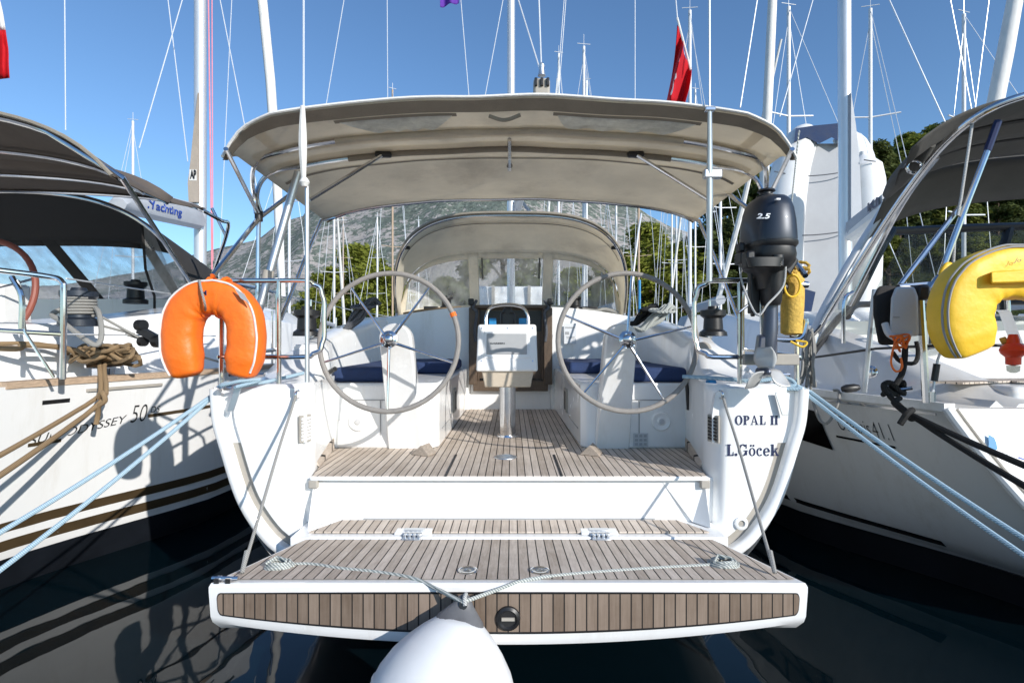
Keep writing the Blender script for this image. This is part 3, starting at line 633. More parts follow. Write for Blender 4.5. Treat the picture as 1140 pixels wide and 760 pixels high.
MB().lathe(bim(0, .46, .075), (0, -1, 0), [(0, .02), (.05, .02)], 10).build('ridge_end', 'steel', Y_)
tb('canopy_fold', 'tand', Y_, [bim(-.07, .06, .03), bim(-.03, .07, .042), bim(.0, .065, .046), bim(.04, .06, .03)], .010, smooth=4)
# poles and lines standing at the stern
tb('support_pole', 'alu', Y_, [P(285, 356, 3.2), P(332, 192, 3.3)], .024, seg=12)
MB().lathe(P(297, 312, 3.2), (.2, 0, 1), [(0, .032), (.06, .032)], 14).build('pole_clamp', 'rubber', Y_)
tb('backstay', 'alu', Y_, [P(342, 425, 2.75), P(342, 200, 2.75)], .012)
MB().tube([P(338, 200, 2.70), P(337, 160, 2.66), P(337, 118, 2.64)], [.012, .021, .011], smooth=4).build('backstay_cover', 'white_cloth', Y_)
MB().lathe(P(339, 203, 2.7), (0, 0, 1), [(-.022, .014), (0, .026), (.022, .014)], 10).build('stay_knot', 'white_cloth', Y_)
tb('backstay', 'alu', Y_, [P(790, 313, 2.75), P(790, 200, 2.72), P(790, 122, 2.64)], [.016, .016, .011], seg=10)
MB().box(P(790, 122, 2.64), (.05, .03, .02)).build('stay_fork', 'steel', Y_, bevel=.004)
MB().box(P(793, 194, 2.72), (.09, .04, .045)).build('stay_clamp', 'alu', Y_, bevel=.006)
for px in (338, 790): 
    a = P(px, 120, 2.64); tb('backstay_wire', 'wire', Y_, [a, a + Vector((0, 0, 7)), M(0, 8.4, 15.8)], .005, seg=6)
# ------------------------------------------------------------------ pushpits
def rail(s):
    pp = [M(s * 1.585, 2.97, .335), M(s * 1.12, 2.97, .335), M(s * 1.05, 2.99, .30), M(s * 1.03, 3.0, .22), M(s * 1.03, 3.0, .03), M(s * 1.05, 2.99, -.05), M(s * 1.12, 2.97, -.085), M(s * 1.60, 2.97, -.085)]
    dense = []
    for a, b in zip(pp, pp[1:]): dense += [a, lerp(a, b, .5)]
    tb('pushpit_rail', 'steel', Y_, dense + [pp[-1]], .0135, smooth=3, seg=10)
    for x in (1.27, 1.585): 
        tb('pushpit_post', 'steel', Y_, [M(s * x, 2.97, -.255), M(s * x, 2.97, .335)], .0135, seg=10)
        MB().lathe(M(s * x, 2.97, -.256), (0, 0, 1), [(0, .028), (.012, .026), (.016, .015)], 14).build('post_foot', 'steel', Y_)
    tb('pushpit_side', 'steel', Y_, [M(s * 1.60, 2.97, .335), M(s * 1.66, 3.2, .345), M(s * 1.72, 3.9, .36), M(s * 1.73, 4.0, .30), M(s * 1.73, 4.0, -.22)], .0125, smooth=5)
    tb('pushpit_side', 'steel', Y_, [M(s * 1.60, 2.97, -.085), M(s * 1.66, 3.2, -.08), M(s * 1.72, 4.0, -.06)], .0125, smooth=5)
rail(-1); rail(1)
for s in (-1, 1):
    for i in range(5):
        Y = 4.9 + 1.6 * i; x = interp(SHB, Y) * 1.57
        tb('stanchion', 'steel', Y_, [M(s * x, Y, -.24 + .022 * (Y - 2.9)), M(s * x, Y, .38)], .011)
    tb('guard_wire', 'wire', Y_, [M(s * 1.73, 4.0, .34)] + [M(s * interp(SHB, 4.9 + 1.6 * i) * 1.57, 4.9 + 1.6 * i, .37) for i in range(5)], .004, seg=5)
# ------------------------------------------------------------------ sprayhood
def hood(u, v):
    """u across 0..1, v from aft bow (0) to front bow (1)"""
    a = PI * (1 - u); e = .60
    cx = math.copysign(abs(math.cos(a)) ** e, math.cos(a)); sn = max(0, math.sin(a)) ** .72
    hw = lerp(1.26, 1.32, v); zt = lerp(1.275, 1.045, v ** 1.25); Yb = lerp(5.95, 6.55, v); Yt = lerp(5.35, 6.30, v)
    zb = .31
    return M(cx * hw, lerp(Yb, Yt, sn), lerp(zb, zt, sn) + .035 * math.sin(v * PI) * sn)
HD = MB().grid(lambda u, v: hood(u, v), 48, 14).build('sprayhood', 'tan', Y_, solid=.008, smooth=60)
tb('sprayhood_bow', 'steel', HD, [hood(i / 48, 0) + Vector((0, .02, -.02)) for i in range(49)], .014)
tb('sprayhood_hem', 'tand', HD, [hood(i / 48, 0) + Vector((0, 0, .006)) for i in range(49)], .014, seg=6)
MB().grid(lambda u, v: hood(lerp(.17, .83, u), .28 + .03 * v) - Vector((0, 0, .02)), 30, 1).build('sprayhood_seam', 'tand', HD)
for u in (.22, .78): MB().box(hood(u, .12) - Vector((0, 0, .03)), (.07, .03, .035)).build('sprayhood_strap', 'black', HD, bevel=.008)
def screen(u, v):
    """windscreen: v from top (front bow) down to the coachroof"""
    t = hood(u, 1)
    a = PI * (1 - u); x0 = math.copysign(abs(math.cos(a)) ** .9, math.cos(a)) * 1.37
    base = M(x0, 7.05 - .75 * abs(math.cos(a)) ** 2.2, .40 - .08 * abs(math.cos(a)) ** 2)
    return lerp(t, base, v)
def screen(s_, v):
    a = min(1, abs(s_)); ca = a ** (1 / .6); sn = max(0, 1 - ca * ca) ** .36
    t = M(s_ * 1.30, lerp(6.55, 6.30, sn), lerp(.31, 1.045, sn)); base = M(s_ * 1.36, 7.05 - .72 * a ** 2.2, .40 - .09 * a ** 2)
    return lerp(t, base, v)
UMID = (.075, .345, .385, .615, .655, .925)
def uscr(x):
    """across coordinate such that panes have straight sides"""
    return x
PAN = ((-.93, -.385), (-.295, .295), (.385, .93))
for (u0, u1) in ((-1, -.93), (-.385, -.295), (.295, .385), (.93, 1)):
    MB().grid(lambda u, v: screen(lerp(u0, u1, u), v), 6, 12).build('windscreen_post', 'tan', HD, solid=.006)
for (u0, u1) in PAN:
    MB().grid(lambda u, v, u0=u0, u1=u1: screen(lerp(u0, u1, u), v * .10), 12, 2).build('windscreen_band', 'tan', HD, solid=.006)
    MB().grid(lambda u, v, u0=u0, u1=u1: screen(lerp(u0, u1, u), lerp(.88, 1, v)), 12, 2).build('windscreen_band', 'tan', HD, solid=.006)
for (u0, u1) in PAN:
    MB().grid(lambda u, v, u0=u0, u1=u1: screen(lerp(u0, u1, u), lerp(.10, .88, v)) + Vector((0, 0, .004 * math.sin(u * 9 + v * 4))), 16, 10).build('windscreen_pane', 'clear', HD)
for u in (-.26, .26): MB().tube([screen(u, .10) - Vector((0, .02, 0)), screen(u, .42) - Vector((0, .02, 0))], .008).build('pane_strap', 'black', HD)
# ------------------------------------------------------------------ rig
tb('mast', 'mast', Y_, [M(.0, 8.5, .40), M(0, 8.5, 15.8)], .062, seg=16)
tb('boom', 'mast', Y_, [M(.245, 4.2, 1.86), M(.02, 8.4, 1.75)], .06, seg=10)
MB().tube([M(.20, 4.9, 1.90), M(.17, 5.5, 2.05), M(.04, 7, 2.25), M(.02, 8.3, 2.6)], [.08, .13, .15, .2], smooth=4).build('sail_bag', 'white_cloth', Y_)
q = P(603, 97, 4.1)
be = MB().box(q + Vector((0, .02, -.02)), (.125, .10, .16)).build('boom_end', 'rubber', Y_, bevel=.02)
for dx in (-.045, 0, .045): MB().box(q + Vector((dx, -.035, .02)), (.022, .03, .06)).build('sheave', 'black', be, bevel=.004)
MB().lathe(q + Vector((0, 0, .085)), (0, 0, 1), [(0, .03), (.05, .02), (.08, .025), (.10, .008)], 12).build('boom_swivel', 'alu', be)
tb('vang', 'alu', Y_, [M(.0, 8.4, .6), M(.05, 7.0, 1.8)], .03)
tb('vang', 'steel', Y_, [P(581, 225, 7), P(566, 243, 7.2)], .02); tb('vang', 'steel', Y_, [P(581, 225, 7), P(596, 243, 7.2)], .02)
def sky_line(owner, x0, y0, Y0, x1, y1, Y1, r=.006, m='wire', ext=1.6, nm='shroud'):
    a = P(x0, y0, Y0); b2 = P(x1, y1, Y1)
    tb(nm, m, owner, [a, b2, b2 + (b2 - a) * ext], r, seg=6)
for l in ((577, 0, 4.6, 603, 84, 4.1), (600, 0, 4.1, 603, 84, 4.1)): sky_line(Y_, l[3], l[4], l[5], l[0], l[1], l[2], nm='topping_lift')
for x0, y0, x1, y1, yb in ((528, 108, 513, 0, 8), (526, 112, 560, 0, 8), (614, 112, 628, 0, 8), (616, 112, 630, 0, 8), (432, 112, 431, 0, 8), (707, 112, 707, 0, 8), (352, 112, 383, 0, 8)):
    sky_line(Y_, x0, y0 + 70, yb, x1, y1, yb, .006)
for s in (-1, 1):
    for z in (6.0, 11.0): tb('spreader', 'mast', Y_, [M(0, 8.5, z), M(s * 1.1, 8.8, z + .1)], .025)
tb('spring_line_tube', 'wire', Y_, [P(700, 345, 5.2), P(711, 255, 5.4), P(714, 238, 5.6)], .010)
tb('jib_sheet', 'blueplastic', Y_, [P(712, 348, 4.9), P(712, 312, 5.0)], .012)
# ================================================================== THINGS ON AND AROUND THE MAIN YACHT
# big fender hanging off the platform
e0 = P(517, 668, 2.01); axf = Vector((-.20, -.30, -.93)).normalized()
FN = thing('fender', 'big white fender hanging off the teak swim platform, lowest at the front', 'fender', e0 + axf * .8)
MB().lathe(e0, axf, [(.062, .0), (.06, .062), (.075, .094), (.105, .132), (.15, .178), (.20, .218), (.26, .25), (.33, .27), (.56, .272), (.70, .22), (.79, .1), (.81, 0)], 48).build('fender_body', 'vinyl', FN, smooth=60)
MB().tube([e0 + axf * .30 + (Vector((1, 0, 0)) - axf * axf.x).normalized() * .262 * math.cos(k / 40 * 2 * PI) + axf.cross((Vector((1, 0, 0)) - axf * axf.x).normalized()) * .262 * math.sin(k / 40 * 2 * PI) for k in range(40)], .0045, seg=6, closed=True).build('mould_seam', 'vinyl', FN)
cap = MB(); a1 = axf.orthogonal().normalized(); bx = Vector((1, 0, 0)); bx = (bx - axf * bx.dot(axf)).normalized(); by = axf.cross(bx)
cap.rings([[e0 + axf * t + bx * math.cos(k / 20 * 2 * PI) * rx + by * math.sin(k / 20 * 2 * PI) * ry for k in range(20)] for t, rx, ry in ((-.02, .012, .012), (-.012, .024, .02), (.01, .036, .022), (.035, .06, .03), (.06, .085, .06), (.088, .096, .096), (.092, .09, .09))])
cap.build('fender_eye', 'fcap', FN, smooth=50)
MB().lathe(e0 + axf * .012 - by * .021 * (1 if by.y > 0 else -1), by, [(-.006, .016), (.006, .016)], 14).build('eye_hole', 'black', FN)
tb('eye_loop', 'r_white', FN, [e0 + axf * .012 + by * .03 + bx * .008, e0 - axf * .012 + by * .026, e0 - axf * .022, e0 - axf * .012 - by * .03, e0 + axf * .02 - by * .03 + bx * .006], .008, smooth=5)
tether = [on_plat(311, 630), on_plat(345, 629), on_plat(380, 634), on_plat(420, 638), on_plat(460, 645)]
tp = tether + [P(488, 656, 2.07), P(512, 668, 1.995), P(520, 668, 1.995), P(548, 658, 2.07)] + [on_plat(585, 647), on_plat(640, 640), on_plat(720, 634), on_plat(790, 630)]
tag(MB().tube(tp, .0075, smooth=6).build('fender_line', 'r_pale', None), 'thin pale line lying across the swim platform and tied to the big white fender', 'rope')
def coil(name, px, py, m, label, grp=None, R=.045, turns=5, sq=1.0, sd=1, own=None, r=.006):
    random.seed(sd); c = own if own else on_plat(px, py); pts = []
    for i in range(turns * 14):
        a = i / 14 * 2 * PI; rr = R * (1 - .07 * (i / 14)) * (1 + .08 * math.sin(a * 1.7 + sd)); z = .0045 * (i / 14) + .003 * math.sin(a * 3)
        pts.append(c + Vector((math.cos(a) * rr * 1.25, math.sin(a) * rr * sq, z)))
    pts += [c + Vector((.03, 0, .03)), c + Vector((-.02, .02, .035)), c + Vector((-.05, -.02, .02))]
    return tag(MB().tube(pts, r, seg=7).build(name, m, None), label, 'rope', grp)
coil('rope_coil', 311, 632, 'r_pale', 'pale blue rope coil on the left corner of the swim platform', 'rope ends coiled on the platform', sd=2)
coil('rope_coil', 806, 630, 'r_pale', 'grey rope coil on the right corner of the swim platform', 'rope ends coiled on the platform', sd=3, R=.05)
# hanks of rope on the coamings
def hank(px, py, Y, m, label, w, h, sd, lean=.4, n=13, r=.014):
    random.seed(sd); b = MB()
    c = P(px, py, Y)
    for i in range(n):
        t = i / (n - 1); d = (t - .5) * .12
        p0 = c + Vector((w * (.35 + random.uniform(-.1, .1)), d + .05, h * (.5 + random.uniform(-.05, .05)) - .02 * abs(t - .5)))
        p3 = c + Vector((-w * (.5 + random.uniform(-.08, .08)), d - .05, -h * (.5 + random.uniform(-.03, .05))))
        mid = lerp(p0, p3, .5) + Vector((lean * w * random.uniform(.2, .35) * (1 if i % 2 else -1), -.03, random.uniform(-.03, .03)))
        b.tube([p0 + Vector((.03, .03, -.03)), p0, lerp(p0, mid, .55) + Vector((0, -.02, 0)), mid, lerp(mid, p3, .6), p3, p3 + Vector((-.04, .02, .015))], r, seg=6, smooth=4)
    for k in range(3):
        q = c + Vector((w * .1 * (k - 1) + w * .1, -.02, h * .25))
        b.tube([q + Vector((math.cos(a) * .07, math.sin(a) * .12, math.sin(a) * .02)) for a in [j / 12 * 2 * PI for j in range(12)]], r, seg=6, closed=True)
    return tag(b.build('rope_hank', m, None), label, 'rope')
hank(402, 350, 4.55, 'r_dark', 'charcoal hank of rope on the left cockpit coaming beside the sprayhood', .24, .27, 4, n=20, r=.0105)
hank(732, 353, 4.7, 'r_pale', 'pale grey and black hank of rope on the right cockpit coaming', .32, .22, 9, n=20, r=.011)
hank(719, 350, 4.95, 'r_black', 'black rope bundle heaped under the pale hank on the right coaming', .22, .18, 11, n=16, r=.011)
# horseshoe lifebuoys
def horseshoe(name, label, c, w, h, th, m, edge, lines=(1.8,), boxy=.72, dk=.55, tilt=0., gapw=.32, yaw=0., flat_end=False, sgn=-1):
    T = thing(name, label, 'lifebuoy', c)
    rot = Matrix.Rotation(yaw, 3, 'Z') @ Matrix.Rotation(tilt, 3, 'Y')
    R = (w / 2 - th * .62) / 1.06; zt = h / 2 - th * .62; zb = -h / 2 + .035
    prof = [(-R * .84, zb), (-R * .96, lerp(zb, zt, .2)), (-R * 1.05, lerp(zb, zt, .47)), (-R * .94, lerp(zb, zt, .76)), (-R * .55, lerp(zb, zt, .955)), (0, zt)]
    prof += [(-x, z) for x, z in reversed(prof[:-1])]
    path = cat([Vector((x, 0, z)) for x, z in prof], 6)
    seg = 18; rings = []; n = len(path); dep = th * dk
    for i, p in enumerate(path):
        t = (path[min(n - 1, i + 1)] - path[max(0, i - 1)]).normalized(); nr = Vector((-t.z, 0, t.x)); f = i / (n - 1)
        e = min(1, .42 + 5 * min(f, 1 - f)) ** .45; e *= 1 + .05 * noise.noise(Vector((f * 14, 3, 0)))
        k = .60 if (i in (0, n - 1)) else 1
        ring = []
        for q in range(seg):
            a = 2 * PI * q / seg; ca, sa = math.cos(a), math.sin(a)
            sx = math.copysign(abs(ca) ** boxy, ca); sy = math.copysign(abs(sa) ** boxy, sa)
            wr = 1 + .035 * noise.noise(Vector((f * 22, ca * 1.5, sa * 1.5))) + .05 * math.sin(f * 95 + 2 * noise.noise(Vector((f * 9, 0, 0)))) * max(0, 1 - abs(f - .5) / .28) * (.35 - .65 * ca)
            ring.append(p + nr * sx * th * .62 * e * k * wr + Vector((0, 1, 0)) * sy * dep * e * k * wr)
        rings.append(ring)
    b = MB(); b.rings([[c + rot @ q for q in r] for r in rings]); b.build('buoy_body', m, T, smooth=70, sub=1)
    def on(f, a):
        i = min(n - 1, int(f * (n - 1))); r = rings[i]; k = int(a / (2 * PI) * seg) % seg; return c + rot @ (r[k] + (r[k] - path[i]) * .03)
    for a in [PI * q for q in lines]:
        tb('piping', edge, T, [on(.04 + .92 * i / 50, a) for i in range(51)], .0055, seg=6, smooth=2)
    return T, on, path, rot
LB, lon, lpath, lrot = horseshoe('horseshoe_lifebuoy', 'orange horseshoe lifebuoy with white piping hanging on the left stern rail', P(239, 369, 2.83), .53, .548, .150, 'orange', 'white_cloth')
st = MB()
for f in (.475, .56):
    i = int(f * (len(lpath) - 1)); c0 = P(239, 369, 2.83) + lpath[i]
    st.tube([c0 + Vector((math.cos(a) * .02 + .0, math.sin(a) * .075, .10 * math.cos(a) + .0)) for a in [k / 16 * 2 * PI for k in range(16)]], .012, seg=6, closed=True)
st.build('lashing_strap', 'orange', LB)
tb('hang_line', 'r_grey', LB, [P(222, 312, 2.76), P(224, 322, 2.72), P(228, 338, 2.72), P(229, 346, 2.78)], .006, smooth=4)
MB().hexa([P(x, y, 2.735) for x, y in ((261, 321), (272, 327), (278, 338), (268, 332))], [P(x, y, 2.725) for x, y in ((261, 321), (272, 327), (278, 338), (268, 332))]).build('reflective_patch', 'screen', LB)
text('buoy_mark', 'M', lambda u, v: P(224 + u * 40, 329 - v * 40, 2.718), .15, .15, 'ink', LB, bold=.02)
# things under the buoy on the stern deck
tag(MB().tube([P(252, 426, 2.84), P(246, 429, 2.8), P(268, 424, 2.8), P(290, 423, 2.85), P(262, 431, 2.8), P(300, 424, 2.95), P(338, 415, 3.1)], .010, smooth=6).build('rope_end', 'r_blue', None), 'pale blue rope end lying on the stern under the orange lifebuoy', 'rope')
tag(MB().tube([P(760, 419, 3.15), P(800, 421, 3.05), P(840, 424, 2.98), P(872, 420, 2.95), P(885, 428, 2.92), P(868, 432, 2.93), P(893, 433, 2.9)], .011, smooth=6).build('rope_end', 'r_blue', None), 'pale blue rope lying along the right stern under the outboard motor', 'rope')
# ------------------------------------------------------------------ outboard on the right pushpit
ob = P(853, 390, 2.78); OB = thing('outboard_motor', 'dark blue grey outboard motor clamped to the right stern rail', 'outboard motor', P(853, 425, 2.80))
def oy(px, py, Y=2.80): return P(px, py, Y)
def ringxy(cx, py, w, dpt, Y=2.80, n=28, p=2.6):
    r = []
    for k in range(n):
        a = 2 * PI * k / n; ca, sa = math.cos(a), math.sin(a)
        r.append(P(cx, py, Y) + Vector((math.copysign(abs(ca) ** (2 / p), ca) * w / 2, math.copysign(abs(sa) ** (2 / p), sa) * dpt / 2, 0)))
    return r
s1 = 2.80 / F
cw = MB().rings([ringxy(854, py, w * s1 * .72, d * s1 * .8) for py, w, d in ((219, 14, 16), (220.5, 32, 40), (223, 44, 62), (228, 53, 77), (236, 59, 86), (250, 64.5, 92), (262, 67, 94), (270, 68, 95), (273, 67, 94))]).build('engine_cowl', 'obm', OB, smooth=60)
MB().rings([ringxy(854, py, w * s1 * .72, d * s1 * .8) for py, w, d in ((271, 62, 90), (273, 70, 97), (276, 70, 97), (279, 64, 92))]).build('cowl_band', 'black', cw, smooth=50)
lw = MB().rings([ringxy(853, py, w * s1 * .72, d * s1 * .8) for py, w, d in ((277, 64, 90), (286, 70, 92), (294, 68, 86), (300, 56, 74), (304, 36, 52), (309, 27, 40), (322, 22, 34))]).build('engine_pan', 'black', OB, smooth=50)
MB().lathe(oy(853, 221), (0, 0, 1), [(0, .05), (.012, .05), (.02, .03), (.03, .03), (.035, .045), (.045, .04), (.05, .02), (.05, 0)], 14).build('fuel_cap', 'black', OB)
MB().rings([ringxy(851, 287 + i * 5, (38 - i * 3) * s1, .06, 2.80 - .19) for i in range(3)]).build('recoil_handle', 'black', lw)
MB().hexa([oy(x, y, 2.74) for x, y in ((884, 283), (889, 290), (880, 306), (874, 300))], [oy(x, y, 2.86) for x, y in ((884, 283), (889, 290), (880, 306), (874, 300))]).build('shift_lever', 'black', lw, bevel=.006)
MB().box(oy(826, 288, 2.78), (.05, .09, .06)).box(oy(824, 276, 2.8), (.03, .06, .05)).build('throttle_grip', 'black', lw, bevel=.01)
tb('drive_leg', 'obmleg', OB, [oy(858, 318), oy(858, 345), oy(857, 372), oy(855, 398)], [.036, .034, .038, .034], seg=14, smooth=4)
MB().rings([ringxy(858, py, w * s1 * .75, d * s1) for py, w, d in ((300, 30, 40), (318, 26, 36), (336, 22, 32), (340, 20, 28))]).build('swivel_collar', 'black', OB)
MB().hexa([oy(x, y, 2.86) for x, y in ((842, 372), (866, 372), (866, 402), (838, 402))], [oy(x, y, 2.78) for x, y in ((846, 374), (862, 374), (860, 400), (843, 400))]).build('cavitation_plate', 'obmleg', OB, bevel=.01)
cb = MB().box(oy(839, 326, 2.86), (.05, .05, .22)).box(oy(845, 306, 2.86), (.09, .06, .05)).box(oy(838, 342, 2.90), (.02, .03, .10)).build('clamp_bracket', 'black', OB, bevel=.008)
MB().tube([oy(832, 340, 2.82), oy(822, 348, 2.80)], .008).build('clamp_screw', 'steel', cb)
pc = oy(853, 414, 2.72); pr = MB()
MB().lathe(pc + Vector((0, .08, 0)), (0, -1, 0), [(0, .02), (.05, .024), (.09, .02), (.11, .012), (.115, 0)], 14).build('propeller_hub', 'obmleg', OB)
for k in range(3):
    a0 = math.radians((95, 215, 335)[k]); rd = Vector((math.cos(a0), 0, math.sin(a0))); sd_ = Vector((-math.sin(a0), 0, math.cos(a0)))
    bl = MB().grid(lambda u, v: pc + rd * (.02 + .105 * u) + sd_ * (v - .5) * (.026 + .056 * math.sin(min(1, u * 1.02) * PI * .86 + .25)) + Vector((0, (v - .5) * .075, 0)), 10, 6)
    bl.build('propeller_blade', 'propwhite', OB, solid=.004)
text('cowl_figures', '2.5', lambda u, v: P(842 + u, 243.5 - v, 2.634 + .012 * ((u - 14.5) / 11) ** 2 + v * .0018), 16, 6, 'inkwhite', cw, shear=.25, bold=.03)
MB().box(P(833, 290, 2.68), (.045, .07, .09)).build('side_cover', 'black', lw, bevel=.012)
MB().rings([ringxy(866, py, .05, .04, 2.62) for py in (284, 292, 296)]).build('choke_knob', 'black', lw)
tb('starter_cord', 'r_dark', lw, [P(838, 286, 2.62), P(846, 291, 2.60), P(858, 289, 2.61)], .005, smooth=4)
MB().box(oy(848, 231.5, 2.80) + Vector((0, -.168, 0)), (.02, .02, .008)).build('cowl_badge', 'inkwhite', cw)
MB().box(P(858, 400, 2.93), (.30, .03, .06)).build('motor_bracket', 'rubber', Y_, bevel=.006)
tag(MB().tube([P(868, 296, 2.62), P(876, 270, 2.72), P(884, 200, 2.9), P(889, 150, 2.9), P(890, 148, 2.86)], .004, smooth=5).build('cord', 'r_pale', None), 'thin pale cord running up behind the outboard motor to the bimini corner', 'cord')
tag(MB().tube([P(830, 290, 2.7), P(825, 310, 2.75), P(842, 350, 2.62), P(855, 338, 2.62), P(872, 318, 2.66), P(875, 292, 2.68)], .005, smooth=5).build('cord', 'r_white', None), 'loose white cord looped round the leg of the outboard motor', 'cord')
# heaving line bag and horn-like winch handle on the right rail
HB = thing('heaving_line_bag', 'yellow mesh bag of throwing line standing on the right stern rail', 'rope bag', P(880, 372, 2.98))
MB().lathe(P(881, 373, 2.98), (.03, 0, 1), [(0, .03), (.01, .055), (.08, .057), (.20, .060), (.30, .058), (.34, .05), (.36, .03)], 20).build('bag', 'yellowd', HB)
random.seed(5); fl = MB()
for i in range(9):
    c0 = P(878 + random.uniform(-8, 16), 302 + random.uniform(-7, 6), 2.96)
    fl.tube([c0 + Vector((math.cos(a) * .03, math.sin(a + i) * .03, math.sin(a) * .025)) for a in [k / 8 * 2 * PI for k in range(8)]], .009, seg=6, closed=True)
fl.build('line_tuft', 'yellowd', HB)
tb('line_ring', 'yellow', HB, [P(882, 318, 2.9) + Vector((math.cos(k / 20 * 2 * PI) * .042, .0, math.sin(k / 20 * 2 * PI) * .06)) for k in range(20)], .006, closed=True)
rh = MB().tube([P(879, 320, 2.97), P(888, 317, 2.95), P(899, 317, 2.95)], [.022, .024, .018], smooth=4, seg=12).build('rail_holder', 'steel', Y_)
MB().lathe(P(876, 320, 2.97), (-1, 0, 0), [(0, .03), (.03, .035), (.04, .02), (.04, 0)], 14).build('holder_knob', 'black', rh)
tb('motor_shelf', 'steel', Y_, [P(862, 378, 2.95), P(890, 377, 2.95), P(897, 362, 2.95), P(897, 355, 2.95)], .014, smooth=4)
tag(MB().tube([P(880, 380, 2.9), P(893, 386, 2.88), P(898, 381, 2.88), P(886, 379, 2.9)], .006, smooth=5).build('yellow_line', 'yellow', None), 'short yellow line end lying below the mesh bag of throwing line', 'cord')
# ================================================================== LEFT NEIGHBOUR
LY = thing('neighbour_yacht', 'white yacht on the left with brown bimini, black sprayhood and bronze hull stripes', 'sailing yacht', (-5, 3, 0))
LD = [(1.5, -3.82), (3.6, -3.33), (5, -2.87), (7, -2.56), (9, -2.5), (11, -2.75), (13, -3.3), (15, -4.2), (16.4, -4.97)]
LW = [(1.5, -4.2), (3.7, -3.46), (5.14, -2.84), (7, -2.62), (9, -2.6), (11, -3.0), (13, -3.7), (15, -4.75), (16.4, -5.0)]
LZ = lambda Y: 1.20 + .004 * (Y - 3.6) ** 1.0
def LX(Y, z):
    t = max(0, min(1, z / 1.22)); return lerp(interp(LW, Y), interp(LD, Y), t ** .8) + (z < 0) * z * .5
LCX = -5.0
def lrow(z_, f=1): return [Vector((LX(y, z_ if z_ < 1.1 else LZ(y)), y, z_ if z_ < 1.1 else LZ(y))) for y in LYS]
LYS = [1.5 + (16.4 - 1.5) * (i / 46) for i in range(47)]
zs = (-.6, -.3, 0, .1, .2, .35, .5, .7, .9, 1.05, 1.2)
near = [lrow(z) for z in zs]; mir = lambda rows: [[Vector((2 * LCX - v.x, v.y, v.z)) for v in r] for r in rows]
MB().rings(near, closed=False).rings(mir(near), closed=False).rings([[r[0] for r in near], [r[0] for r in mir(near)]], closed=False).build('hull', 'gelL', LY, smooth=60)
MB().rings([near[-1], mir([near[-1]])[0]], closed=False).build('deck', 'nonskid', LY)
def lstrip(name, z0, z1, y0, y1, m, d=.005, z0b=None, z1b=None):
    MB().grid(lambda u, v: Vector((LX(lerp(y0, y1, u), lerp(lerp(z0, z1, v), lerp(z0b or z0, z1b or z1, v), u)) + d, lerp(y0, y1, u), lerp(lerp(z0, z1, v), lerp(z0b or z0, z1b or z1, v), u))), 60, 1).build(name, m, LY)
lstrip('boot_stripe', .205, .275, 1.6, 15.5, 'stripe', z0b=.23, z1b=.30); lstrip('boot_stripe', .075, .15, 1.6, 15.8, 'stripe', z0b=.09, z1b=.165); MB().rings([[v + Vector((.006, 0, 0)) for v in lrow(z)] for z in (-.58, -.3, 0, .02)], closed=False).build('antifouling', 'antifoul', LY)
lstrip('cove_stripe', .865, .893, 4.50, 13, 'stripe', z0b=1.0, z1b=1.03)
lstrip('hull_window', 1.055, 1.085, 3.78, 3.95, 'blackstripe')
lstrip('cove_stripe', .77, .795, 3.72, 3.92, 'stripe')
def lt(px0, py0, Y0, Y1, z0, sc):
    return lambda u, v: Vector((LX(lerp(Y0, Y1, u), z0 + v) + .004, lerp(Y0, Y1, u), z0 + v))
text('model_lettering', 'SUN ODYSSEY', lambda u, v: Vector((LX(3.73 + u, .78 + .11 * u + v) + .003, 3.73 + u, .78 + .11 * u + v)), .615, .062, 'inkblack', LY, shear=.25)
text('model_figures', '50', lambda u, v: Vector((LX(4.37 + u, .84 + v) + .003, 4.37 + u, .84 + v)), .125, .14, 'inkblack', LY, shear=.25, bold=-.01)
text('model_figures', 'DS', lambda u, v: Vector((LX(4.52 + u, .90 + v) + .003, 4.52 + u, .90 + v)), .075, .055, 'inkblack', LY, shear=.2)
# toe rail
MB().rings([[Vector((LX(y, LZ(y)) + dx, y, LZ(y) + dz)) for dx, dz in ((.012, -.015), (.012, .03), (-.06, .035), (-.08, -.0))] for y in [3.55 + .1 * i for i in range(110)]]).build('toe_rail', 'wood', LY, smooth=30)
MB().rings([[Vector((LX(y, LZ(y) - .07) + dx, y, LZ(y) - .07 + dz)) for dx, dz in ((-.004, -.012), (.02, -.01), (.02, .01), (-.004, .012))] for y in [4.05 + .06 * i for i in range(10)]]).build('chafe_strip', 'rubber', LY)
def deck_l(px, py):
    """point on the left yacht's side deck under a pixel"""
    z = LZ(4.2) + .02; Y = (EYE - z) * F / (py - 380); return P(px, py, Y)
ccl = Vector((-3.20, 4.22, 1.26))
cl = MB().tube([ccl + Vector((.05, .13, .05)), ccl + Vector((0, 0, .055)), ccl + Vector((-.04, -.13, .05))], [.012, .02, .012], seg=8, smooth=4).box(ccl + Vector((.015, .04, .0)), (.05, .05, .06)).box(ccl + Vector((-.015, -.04, .0)), (.05, .05, .06)).build('mooring_cleat', 'steel', LY)
